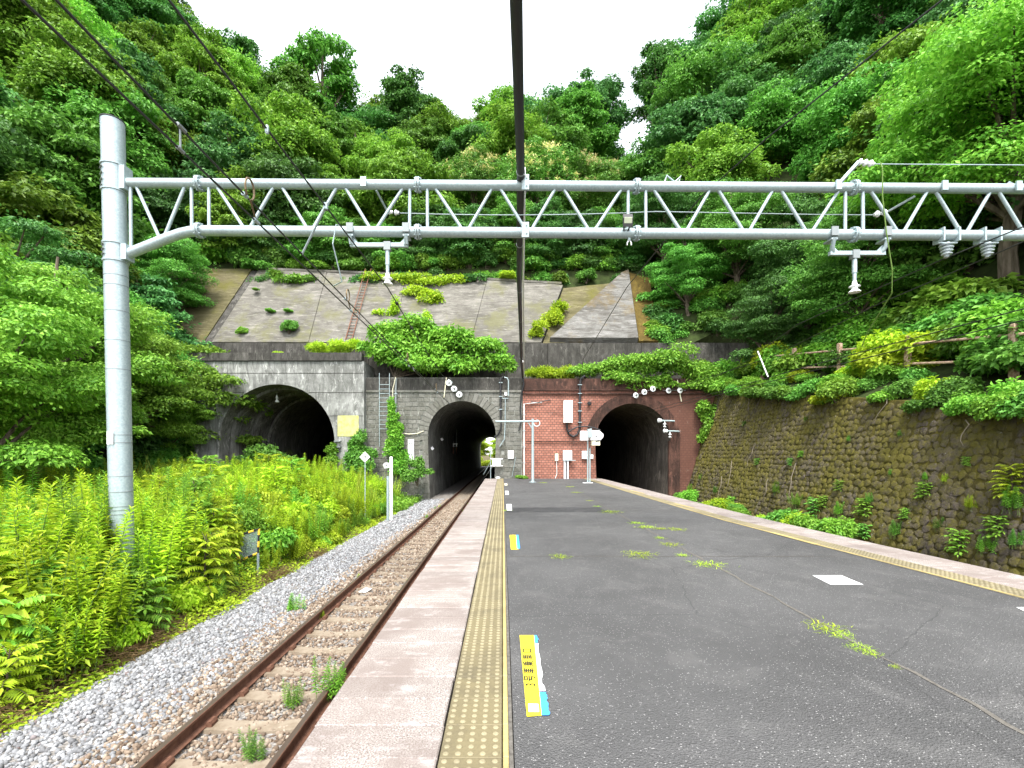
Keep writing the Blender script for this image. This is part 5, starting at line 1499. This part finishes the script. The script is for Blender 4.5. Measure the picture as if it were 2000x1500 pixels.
# on the berm above the stone wall, spilling over its top
for k in range(150):
    y = rt.uniform(8.5,29.8); s = -.1+4.6*rt.random()**1.2; x = xw(y)+s
    if .7 < s < 1.7 and rt.random() < .75: continue
    shrub(rt.randrange(4), x, y, zright(x,y)-.15, rt.uniform(.5,.9) if s < 1.9 else rt.uniform(.9,1.5), (lf := rt.choice(['fresh','fresh','mid','yellow','mid'])), CN[lf]+' leafy shrub in the tangle above the stone wall '+('by the fence' if 1 < s < 2.2 else 'spilling over its edge' if s <= 1 else 'behind the fence'), 'shrubs above the stone wall', 'berm_shrub')
for k in range(15):
    x = -20.5+k*2.2+rt.uniform(-.6,.6); y = 38.3+rt.uniform(-.3,.8); lf = rt.choice(['dark','mid','blue','mid','dark']); v_ = rt.choice((2,4))
    add_tree('thicket_tree', TV[v_], x, y, zback(x,y)-1.2, rt.uniform(.5,.68), rt.uniform(0,6), lf, CN[lf]+(' flat' if v_ == 2 else ' fine')+' low tree leaning over the top edge of the concrete slope', 'low trees along the slope top')
# under the forest edge along the slope top
for k in range(105):
    x = rt.uniform(-20,10.5); y = rt.uniform(36.9,38.6); 
    shrub(rt.randrange(4), x, y, zback(x,y)-.1, rt.uniform(.8,1.35), (lf := rt.choice(['mid','dark','mid','olive','fresh'])), CN[lf]+' shrub at the forest edge along the top of the concrete slope', 'shrubs along the slope top', 'forest_edge_shrub')
for k in range(46):
    y = rt.uniform(9,31); x = rt.uniform(-19.5,-16.5)-rt.uniform(0,4); z = zleft(x,y) if x > -18.6 else zlefth(x,y)
    shrub(rt.randrange(4), x, y, z-.1, rt.uniform(.8,1.4), (lf := rt.choice(['fresh','mid','mid','dark'])), CN[lf]+' shrub under the trees along the left edge of the clearing', 'shrubs under the left trees', 'understory_shrub')
for k in range(58):
    y = rt.uniform(30.2,37.5); x = rt.uniform(10.6,17.5)
    shrub(rt.randrange(4), x, y, (zback(x,y) if y > 31.6 else 6.1)-.1, rt.uniform(.9,1.4), rt.choice(['mid','dark','fresh']), 'shrub beside the mossy right end of the concrete slope', 'shrubs right of the slope', 'slope_shrub')
for k in range(150):
    side = rt.random()
    if side < .4:
        y = rt.uniform(9,31); x = xw(y)+rt.uniform(4,22); z = zright(x,y); wh = 'on the right hillside'
    elif side < .75:
        y = rt.uniform(38,56); x = rt.uniform(-45,45); z = zback(x,y); wh = 'on the hill above the tunnels'
    else:
        y = rt.uniform(14,31); x = -20-rt.uniform(0,14); z = zlefth(x,y); wh = 'on the left hillside'
    if not -150 < px_of(x,y) < 2150: continue
    lf = rt.choice(['mid','dark','fresh','olive','blue']); shrub(rt.randrange(4), x, y, z-.2, rt.uniform(1.5,2.4), lf, CN[lf]+' bush under the forest trees '+wh, 'bushes under the forest', 'forest_bush')
for k in range(22):
    x = rt.uniform(-31,-18.5); y = rt.uniform(37.6,39.6); lf = rt.choice(['mid','dark','fresh','dark'])
    shrub(rt.randrange(4), x, y, zback(x,y)-.2, rt.uniform(1.1,1.8), lf, CN[lf]+' bush above the mossy left panel of the slope', 'bushes above the left slope panel', 'slope_top_bush')
# big shrub on the ledge over the stone portal
def mass(name, label, blobs, n, L, Wd, leaf, seed, cat_='shrub', stems=True, up=.7, hang=.3):
    r = np.random.default_rng(seed); base = Vector(blobs[0][0]); zmin = min(b_[0][2]-b_[1][2] for b_ in blobs); base.z = zmin
    wts = np.array([b_[1][0]*b_[1][2] for b_ in blobs]); wts = wts/wts.sum(); ps = []
    for (c, rad), wt in zip(blobs, wts):
        for _ in range(7):
            rd = np.array(rad); ps.append(blob_leaves(r, np.array(c)+r.normal(0,.36,3)*rd-np.array(base), rd*r.uniform(.4,.7), int(n*wt/7), L, Wd, up, .5, -.6, .5, hang))
    v, f = cat(ps); th = thing(name, label, cat_, base); inst('foliage', arr_mesh(name, v, f, LEAF[leaf]), th)
    if stems:
        m = MB()
        for c, rad in blobs: m.tube([base-Vector((0,0,.1)), base.lerp(Vector(c),.5)+Vector((0,0,.2)), c], [.05,.03,.01], 5)
        m.build('stem', bark, th)
    return th
def bl(px, py, d, rx_, rz_, ry_=None):
    return (tuple(W(px,py,d)), (rx_, ry_ or rx_*.7, rz_))
mass('ledge_shrub', 'broad dark green shrub overhanging the stone portal', [bl(770,655,30.4,1.5,.9),bl(830,640,30.6,1.6,.9),bl(790,690,29.9,1.6,.9),bl(845,685,29.9,1.6,.9),bl(885,662,30.2,1.8,.9),bl(940,680,30,1.6,.8),bl(905,700,29.7,1.6,.7),bl(972,708,29.7,1.1,.55),bl(745,690,29.9,1.1,.7),bl(850,712,29.5,1.4,.6),bl(800,712,29.5,1.2,.5)], 22000, .30, .13, 'fresh', 71)
mass('ledge_grass', 'yellow green tussocks on the concrete parapet beside the broad shrub', [bl(620,682,30,.8,.35),bl(660,680,30,.9,.4),bl(690,675,30.2,.7,.4)], 4200, .26, .05, 'yellow', 72, 'weeds', False, .2, -.4)
mass('ivy', 'bright ivy cascading over the brick portal parapet', [bl(1135,724,30,1.3,.5),bl(1180,722,29.8,1.4,.6),bl(1225,715,29.8,1.5,.75),bl(1275,712,29.7,1.5,.8),bl(1325,712,29.6,1.5,.8),bl(1375,725,29.4,1.4,.8),bl(1250,742,29.4,1.4,.6),bl(1300,748,29.3,1.2,.55),bl(1355,752,29.2,1.0,.4),bl(1210,738,29.4,1.0,.4),bl(1400,752,28.9,.9,.7)], 21000, .17, .11, 'fresh', 73, 'ivy', False, .5)
mass('ledge_grass', 'pale yellow grass on the ledge right of the cable', [bl(1045,728,30,.7,.35),bl(1080,728,30,.9,.4),bl(1110,726,30,.7,.4)], 4200, .28, .05, 'yellow', 74, 'weeds', False, .2, -.4)
mass('hanging_vine', 'green vine hanging down the right end of the brick portal', [bl(1380,800,29,.6,.8),bl(1388,835,28.8,.45,.7),bl(1372,850,29,.3,.5)], 3200, .16, .11, 'fresh', 75, 'ivy', False, .4)
mass('slope_creeper', 'bright creeper spreading over the top of the concrete slope', [bl(790,545,36.2,1.5,.45),bl(840,548,36.0,1.6,.5),bl(810,572,35.2,1.1,.5),bl(845,585,34.6,.8,.6),bl(730,545,36.2,1.2,.35),bl(890,545,36.2,1.2,.5)], 8500, .2, .12, 'yellow', 76, 'creeper', False, .5)
mass('slope_creeper', 'straggling yellow creeper hanging below the bright one on the slope', [bl(770,610,33.6,.5,.8),bl(755,640,32.7,.5,.4),bl(835,620,33.3,.3,.8),bl(740,610,33.6,.6,.25)], 2200, .17, .09, 'yellow', 77, 'creeper', False, .4)
mass('gully_weeds', 'tall yellow grass and bush in the gully beside the wing slab', [bl(1050,650,32.0,.6,.6),bl(1080,625,32.8,.7,.8),bl(1095,600,33.6,.5,.6)], 3000, .24, .08, 'yellow', 78, 'weeds', False, .3, -.2)
for px, py, d, s, lf, lab in ((470,648,32.3,.55,'fresh','round tuft growing on the concrete slope near its left joint'),(565,645,32.3,.75,'mid','wide dark tuft at the foot of the concrete slope'),(528,607,33.7,.33,'fresh','small tuft on the slope, left of a pair'),(563,607,33.7,.3,'fresh','small tuft on the slope, right of a pair'),(500,565,35,.25,'olive','tiny tuft high on the concrete slope'),(545,690,30.0,.35,'yellow','small yellow tuft on the concrete parapet'),(990,540,36.3,.7,'yellow','yellow bush on the slope top by the black cable'),(1145,545,36.6,.9,'mid','bush hanging over the top of the gully')):
    q = W(px,py,d); shrub(rt.randrange(4), q.x, q.y, q.z-.35*s, s, lf, lab)
# ivy columns on the stone wall
mass('ivy_column', 'tall green ivy column climbing beside the ladder', [bl(762,790,29.3,.25,.5,.15),bl(768,815,29.25,.35,.6,.2),bl(772,838,29.2,.42,.6,.2),bl(770,862,29.15,.55,.7,.25),bl(772,885,29.1,.65,.7,.28),bl(775,910,29.0,.75,.8,.3)], 9500, .15, .10, 'fresh', 81, 'ivy', False, .4)
mass('ivy_cone', 'dark cone of ivy between the yellow patch and the ladder', [bl(699,856,29,.4,.55,.3),bl(699,872,28.9,.65,.6,.35),bl(699,890,28.8,.85,.8,.4),bl(702,905,28.6,.95,.7,.5)], 8000, .15, .10, 'mid', 82, 'ivy', False, .4)
mass('wall_shrub', 'small shrub at the left foot of the stone arch', [bl(815,905,28.4,.4,.5),bl(822,925,28,.6,.5),bl(800,930,28,.5,.5)], 2600, .14, .09, 'mid', 83)
mass('tunnel_shrub', 'dark shrub standing in the wide concrete tunnel mouth', [bl(505,880,27.5,.9,.5),bl(530,895,27.2,1.0,.5),bl(485,900,27.2,.7,.5),bl(560,905,27,.8,.4)], 4200, .2, .10, 'mid', 84)
mass('ivy_patch', 'ivy patch on the right edge of the wide concrete tunnel mouth', [bl(646,880,28.9,.3,.5,.2),bl(648,900,28.8,.4,.5,.25)], 1500, .15, .10, 'fresh', 85, 'ivy', False, .4)
q = W(1018,930,29.1); shrub(3, q.x, q.y, 0, .33, 'fresh', 'green fern like clump at the foot of the wall where stone meets brick', name='corner_plant')
# weeds along the foot of the stone wall and growing out of it
for k in range(22):
    y = rt.choice((rt.uniform(12,29), rt.uniform(14,23))); x = 11.2-rt.uniform(0,.7)
    shrub(rt.randrange(4), x, y, -1.5, rt.uniform(.4,.85), (lf := rt.choice(['fresh','mid','fresh','mid','yellow'])), CN[lf]+' bush at the foot of the mossy stone wall', 'bushes along the foot of the stone wall', 'wall_foot_bush')
def on_wall(px, py):
    """place on the battered wall seen at a photo pixel"""
    a, b_ = (px-VX)/FPX, (VY-py)/FPX
    d = (11.4+.3*(CAM_H+1.3))/(a-.3*b_); return Vector((a*d, d, CAM_H+b_*d))
# ---------------------------------------------------------------- herbs and grass
def make_goldenrod(seed, n, H, Lf, spread=.3):
    r = np.random.default_rng(seed); ps = []; m = MB()
    for i in range(n):
        b0 = np.array([r.uniform(-spread,spread), r.uniform(-spread,spread), 0]); h = H*r.uniform(.7,1.1)
        tip = b0 + np.array([r.normal(0,.12)*h, r.normal(0,.12)*h, h]); k = int(58*h/1.3)+8
        t = np.linspace(.22,1,k)**.85; a = np.arange(k)*2.4+r.uniform(0,6)
        Pn = b0 + (tip-b0)*t[:,None]
        el = .25+.75*t**4
        D = np.stack([np.cos(a)*(1-el*.5), np.sin(a)*(1-el*.5), el*.9-.15],1)
        N = np.stack([-np.cos(a)*.3, -np.sin(a)*.3, np.ones(k)],1)+r.normal(0,.15,(k,3))
        L = Lf*(1.05-.55*t**3)*r.uniform(.8,1.15,k)
        ps.append(leaf_arrays(Pn, D, N, L, L*.28, .28, .12))
        m.tube([tuple(b0-np.array([0,0,.05])), tuple((b0+tip)/2+r.normal(0,.01,3)), tuple(tip)], [.008,.006,.003], 4)
    v, f = cat(ps); return dict(f=arr_mesh('goldenrod', v, f, LEAF['yellow']), s=m.mesh('goldenrod_stem', stemmat))
GV = [make_goldenrod(41,10,1.3,.16), make_goldenrod(42,12,1.15,.15,.38), make_goldenrod(43,9,1.5,.17,.34), make_goldenrod(44,10,.95,.14,.32)]
def make_sumac(seed, nf, H, fl):
    r = np.random.default_rng(seed); ps = []; m = MB()
    m.tube([(0,0,-.1),(.03,.02,H*.5),(0,.04,H*.85)], [.022,.017,.008], 6)
    for i in range(nf):
        t = .10+.85*i/nf; b0 = np.array([0.02,.02,H*.85*t]); a = i*2.4+r.uniform(-.4,.4); l = fl*r.uniform(.75,1.15); el = .25+.6*t
        d0 = np.array([math.cos(a)*math.cos(el), math.sin(a)*math.cos(el), math.sin(el)])
        pts = [b0+d0*l*q-np.array([0,0,.42*l*q*q]) for q in (0,.25,.5,.75,1)]
        m.tube([tuple(q) for q in pts], [.006,.005,.004,.003,.002], 4)
        for j in range(9):
            q = .18+.80*j/8; pc = b0+d0*l*q-np.array([0,0,.42*l*q*q]); tg = nrm((d0-np.array([0,0,.84*l*q]))[None])[0]
            sd = nrm(np.cross(tg,[0,0,1])[None])[0]
            for sgn in ((-1,1) if j < 8 else (0,)):
                D = sd*sgn + tg*(.45 if sgn else 1) - np.array([0,0,.35])
                ps.append(leaf_arrays(pc[None], D[None], np.array([[0,0,1.]])+r.normal(0,.15,(1,3)), [.20*r.uniform(.8,1.1)], [.06], .2, .1))
    v, f = cat(ps); return dict(f=arr_mesh('sumac', v, f, LEAF['fresh']), s=m.mesh('sumac_stem', bark))
UV = [make_sumac(51,26,1.5,.60), make_sumac(52,24,1.2,.55), make_sumac(53,32,1.75,.6)]
def make_grass(seed, n, H, wd, spread, lay=.5, seg=5):
    r = np.random.default_rng(seed); vs, fs = [], []
    o = 0
    for i in range(n):
        a = r.uniform(0,6.283); b0 = np.array([r.normal(0,spread), r.normal(0,spread), -.03]); h = H*r.uniform(.55,1.1); ly = lay*r.uniform(.3,1.3)
        dr = np.array([math.cos(a), math.sin(a), 0]); sd = np.array([-dr[1], dr[0], 0])
        for k in range(seg+1):
            t = k/seg; p_ = b0 + np.array([0,0,1])*h*(t-.38*ly*t**2.6) + dr*h*ly*t**1.8
            w_ = wd*(1-t**2.2)+.0006; vs += [p_-sd*w_, p_+sd*w_]
        for k in range(seg): fs.append((o+2*k, o+2*k+1, o+2*k+3, o+2*k+2))
        o += 2*(seg+1)
    return arr_mesh('grass', np.array(vs), np.array(fs), LEAF['grass'])
GRS = [make_grass(61,90,1.5,.009,.16,.6), make_grass(62,110,1.15,.008,.2,.7), make_grass(63,80,1.75,.010,.15,.55)]
def herb(kind, v, x, y, z, s, leaf, label, group, cat_, tilt=0):
    t = thing(kind, label, cat_, (x,y,z), 0, group); a = rt.uniform(0,6.28)
    if v.__class__ is dict:
        inst('stem', v['s'], t, rot=(tilt,0,a), sca=(s,s,s)); inst('leaves', v['f'], t, rot=(tilt,0,a), sca=(s,s,s), mat=LEAF[leaf])
    else: inst('blades', v, t, rot=(tilt,0,a), sca=(s,s,s), mat=LEAF[leaf])
    return t
def visible_left(x, y): return -60 < px_of(x,y) < 900 and not (8.5 < y < 12.6 and 446 < px_of(x,y) < 524)
n = 0
while n < 290:
    y = 4.2 + 23*rt.random()**1.3; x = -5.8 - 9.5*rt.random()**1.3
    if not visible_left(x,y): continue
    if abs(x+6.9) < .3 and abs(y-GD) < .4: continue
    s = rt.uniform(.8,1.15)*(.55+.5*sm01((-5.8-x)/.9))*(1.18 if y < 8.3 else 1)
    herb('goldenrod_clump', GV[rt.randrange(4)], x, y, zleft(x,y)-.02, s, (lf := rt.choice(['yellow','yellow','fresh','yellow'])), ('short ' if s < .7 else 'tall ' if s > .98 else '')+CN[lf]+' clump of upright leafy goldenrod stalks in the lineside thicket', 'goldenrod in the lineside thicket', 'weeds'); n += 1
SUM = ((-6.4,6.0,1,.95),(-6.0,6.5,1,.8),(-6.7,7.0,0,.85),(-5.95,9.4,2,.95),(-6.3,10.0,0,1.0),(-6.8,9.6,2,.9),(-6.75,11.0,2,.95),(-7.2,10.8,0,1.1),(-8.2,12.5,2,1.05),(-6.6,5.2,1,.8),(-9.5,13,2,1.0),(-8.0,16.5,2,1.1),(-9.0,20,2,1.2),(-11,22,2,1.2),(-7.4,12.0,0,1.0),(-7.0,6.4,2,.8),(-10,16,2,1.2),(-12,19,2,1.2))
SUM += ((-6.35,7.6,1,.9),(-6.75,7.4,0,.8),(-6.1,7.9,1,.85),(-7.3,7.2,2,.75),(-5.9,5.6,1,.7),(-6.9,6.1,0,.8))
for x,y,v,s in SUM:
    herb('sumac_sapling', UV[v], x, y, zleft(x,y)-.02, s, (lf := rt.choice(['yellow','fresh','yellow'])), CN[lf]+(' small' if s < .85 else ' large' if s > 1.04 else '')+' sumac with long drooping feathery leaves in the lineside thicket', 'sumac saplings in the lineside thicket', 'sapling')
n = 0
while n < 70:
    y = 6 + 22*rt.random(); x = -6.3 - 8*rt.random()
    p = px_of(x,y)
    if not (-60 < p < 860) or not visible_left(x,y): continue
    if abs(x+6.9) < .5 and 7 < y < GD+.2: continue
    if x > -7.0 and y < 12 and rt.random() < .7: continue
    herb('grass_clump', GRS[rt.randrange(3)], x, y, zleft(x,y)-.02, (s := rt.uniform(.75,1.15)), 'grass', ('lower' if s < .9 else 'tallest' if s > 1.05 else 'tall')+' clump of arching grass in the lineside thicket '+('by the track' if x > -8 else 'towards the trees'), 'tall grass in the lineside thicket', 'grass'); n += 1
for k,(px,py,s,lf) in enumerate(((1808,965,.42,'fresh'),(1812,935,.25,'fresh'),(1960,968,.5,'yellow'),(1985,990,.5,'fresh'),(1850,940,.22,'yellow'),(1480,905,.3,'mid'),(1545,905,.28,'mid'),(1566,890,.25,'fresh'),(1700,980,.3,'mid'),(1770,1010,.25,'fresh'),(1930,1075,.4,'fresh'),(1575,820,.22,'fresh'),(1455,830,.25,'mid'),(1640,955,.3,'fresh'),(1990,1060,.4,'mid'),(1350,960,.5,'fresh'),(1370,935,.3,'fresh'),(1690,1045,.45,'mid'),(1610,985,.4,'fresh'),(1740,925,.2,'mid'),(1890,905,.22,'fresh'),(1520,960,.45,'fresh'),(1430,985,.5,'fresh'),(1840,1030,.35,'mid'),(1900,990,.3,'yellow'),(1660,860,.18,'mid'),(1690,1000,.55,'fresh'),(1640,1000,.5,'fresh'),(1590,1000,.5,'mid'),(1560,985,.45,'fresh'),(1750,1040,.5,'mid'),(1400,960,.4,'mid'),(1980,960,.6,'yellow'),(1875,1075,.5,'fresh'),(1760,850,.16,'fresh'),(1950,1040,.5,'fresh'))):
    q = on_wall(px,py); herb('wall_plant', rt.choice((UV[0],UV[1],GV[3],GV[1])), q.x-.03, q.y, q.z-.3*s, s*1.05, lf, CN[lf]+' sprig growing out of the mossy stone wall', 'plants growing out of the stone wall', 'weeds', 0)

for k,(px,py,l) in enumerate(((1430,900,1.6),(1410,930,1.2),(1505,935,1.0),(1560,905,1.5),(1475,870,1.0),(1590,975,.9),(1735,770,.8),(1465,770,1.0),(1890,820,.7))):
    q = on_wall(px,py); pts = [q+Vector((-.06,rt.uniform(-.12,.12),0))]
    for e in range(5):
        pts.append(pts[-1]+Vector((-.3*l/5*.95, rt.uniform(-.14,.14), -l/5)))
    th = thing('root', 'thin pale root hanging down the mossy stone wall', 'root', pts[0], 0, 'roots on the stone wall'); m = MB(); m.tube(pts, [.018,.016,.014,.012,.009,.006], 5); m.build('strand', rootm, th)
for k in range(150):
    y = 4.6 + 21*rt.random()**1.5; x = -6.0 - 7.5*rt.random()**1.3
    if not visible_left(x,y) or (abs(x+6.9) < .6 and abs(y-GD) < .6): continue
    if y < 12.4 and 400 < px_of(x,y) < 570: continue
    lf = rt.choice(['yellow','fresh','yellow','yellow']); s = rt.uniform(.5,.85)*(.6+.5*sm01((-6-x)/1.2))
    shrub(rt.randrange(4), x, y, zleft(x,y)-.05, s, lf, CN[lf]+(' low' if s < .6 else ' tall' if s > .8 else '')+' leafy bush in the lineside thicket', 'bushes in the lineside thicket', 'thicket_bush', s*1.35)
# ground cover under and in front of the thicket
def cover(name, label, n, xa, xb, ya, yb, hfun, L, Wd, leaf, seed, zf, up=.9):
    r = np.random.default_rng(seed); x = xa+(xb-xa)*r.random(n); y = ya+(yb-ya)*r.random(n)**1.2
    keep = (VX + x/y*FPX > -80); x, y = x[keep], y[keep]
    z = np.array([zf(a,b_) for a,b_ in zip(x,y)]) + r.random(len(x))*np.array([hfun(a,b_) for a,b_ in zip(x,y)])
    Pn = np.stack([x,y,z],1); N = nrm(np.array([[0,0,up]])+r.normal(0,.45,(len(x),3))); D = r.normal(0,1,(len(x),3)); D -= N*np.sum(D*N,1,keepdims=True)
    v, f = leaf_arrays(Pn, D, N, L*r.uniform(.6,1.3,len(x)), Wd)
    o = inst(name, arr_mesh(name, v, f, LEAF[leaf])); tag(o, label, 'ground cover', kind='stuff'); return o
def hcov(x,y): return .10+.22*(.5+.5*math.sin(x*3.1+1.3*y))*(.5+.5*math.sin(y*2.3)) + .25*sm01((-6.2-x)/1.2)
cover('low_creeper', 'low yellow green creeper along the edge of the ballast', 26000, -6.4, -5.05, 3.6, 28, lambda x,y: max(0,hcov(x,y)*sm01((-5.05-x-.25*math.sin(y*1.9)-.15*math.sin(y*4.7))/.35)) , .075, .045, 'yellow', 91, lambda x,y: zleft(x,y)-.02)
cover('dense_undergrowth', 'dense green undergrowth filling the lineside thicket', 70000, -15.5, -6.0, 4, 29, lambda x,y: .75*sm01((-6-x)/.8)+.1, .13, .08, 'fresh', 92, zleft)
r9 = np.random.default_rng(93)
for k,(xc,yc,sx_,sy_) in enumerate(((-5.75,7.2,.35,1.3),(-5.7,5.2,.3,.8),(-5.6,11.6,.3,.6),(-5.55,14.0,.25,.7))):
    n = int(2600*sx_*sy_)+200; x = xc+r9.normal(0,sx_*.5,n); y = yc+r9.normal(0,sy_*.5,n)
    z = np.array([zleft(a,b_) for a,b_ in zip(x,y)])+r9.random(n)*.16
    v, f = leaf_arrays(np.stack([x,y,z],1), r9.normal(0,1,(n,3))*np.array([[1,1,.25]]), r9.normal(0,.5,(n,3))+np.array([[0,0,.6]]), r9.uniform(.1,.28,n), .008, .1)
    o = inst('dead_vine', arr_mesh('dead_vine', v, f, LEAF['dry'])); tag(o, 'tangle of dry brown vines at the edge of the ballast', 'dry vines', 'dry vines along the ballast', 'stuff')
# leaves filling the hedge in front of the concrete portal and stone wall foot
cover('hedge_foot', 'low green growth at the foot of the stone portal', 9000, -9.5, -5.0, 24, 29.3, lambda x,y: .5, .13, .08, 'fresh', 94, zleft)
# weeds on the ballast and between the rails
for px, py, zz, v, s, lf, lab in ((580,1190,-1.36,3,.42,'fresh','low leafy weed on the grey ballast beside the outer rail'),(640,1365,-1.3,2,.34,'fresh','leafy weed growing against the platform edge by the near rail'),(575,1375,-1.32,0,.25,'olive','small dark weed between the rails'),(500,1478,-1.32,1,.25,'mid','yellowish weed between the rails at the near end'),(630,1205,-1.32,3,.2,'yellow','tiny yellow weed inside the outer rail')):
    d = (CAM_H-zz)*FPX/(py+12-VY); q = Vector(((px-VX)/FPX*d, d, zz)); herb('ballast_weed', GV[v], q.x, q.y, zz, s, lf, lab, None, 'weeds')
for k in range(14):
    y = 9.5+rt.random()*18; x = rt.choice((-1.35,-3.3,-2.0,-1.25))+rt.uniform(-.15,.15)
    herb('track_weed', GV[3], x, y, -1.32, rt.uniform(.14,.26), rt.choice(['fresh','yellow']), 'small weed sprouting beside the rails', 'weeds sprouting along the rails', 'weeds')
# grass tufts in the platform joints
TF = [make_grass(95+k, 150, .085, .0035, .075, 1.3, 3) for k in range(3)]
for px, py, wpx in ((1194,1000,19),(1165,989,7),(1152,978,7),(1112,951,9),(1125,962,9),(1243,1022,14),(1265,1030,18),(1292,1033,12),(1322,1034,16),(1290,1051,10),(1310,1064,18),(1334,1085,12),(1250,1083,28),(1095,1088,18),(1384,1103,27),(1615,1226,30),(1640,1240,20),(1680,1264,20),(1702,1276,16),(1748,1303,8),(1062,943,9),(992,997,9)):
    q = P(px,py); sxy = wpx/FPX*q.y/.13
    t = thing('grass_tuft', 'tuft of bright green grass growing in a joint of the platform asphalt', 'grass', q, 0, 'grass tufts on the platform')
    inst('blades', TF[rt.randrange(3)], t, rot=(0,0,rt.uniform(0,6)), sca=(sxy,sxy*.9,min(1.1,.45+.25*sxy)), mat=LEAF['yellow'])
# greenery beyond the far end of the stone tunnel
for k in range(16):
    x = -6.5+8*rt.random(); y = 103+9*rt.random()
    if abs(x-TX) < 1.7 and y < 108: continue
    shrub(rt.randrange(4), x, y, -1.5, rt.uniform(1.2,2.2), 'yellow', 'sunlit bush seen through the far end of the stone tunnel', 'bushes beyond the tunnel')
for x,y,s in ((-6.6,116,.75),(-.6,119,.7),(3,114,.7)):
    add_tree('broadleaf_tree', TV[0], x, y, -1.5, s, x, 'yellow', 'sunlit tree seen through the far end of the stone tunnel', 'trees beyond the tunnel')
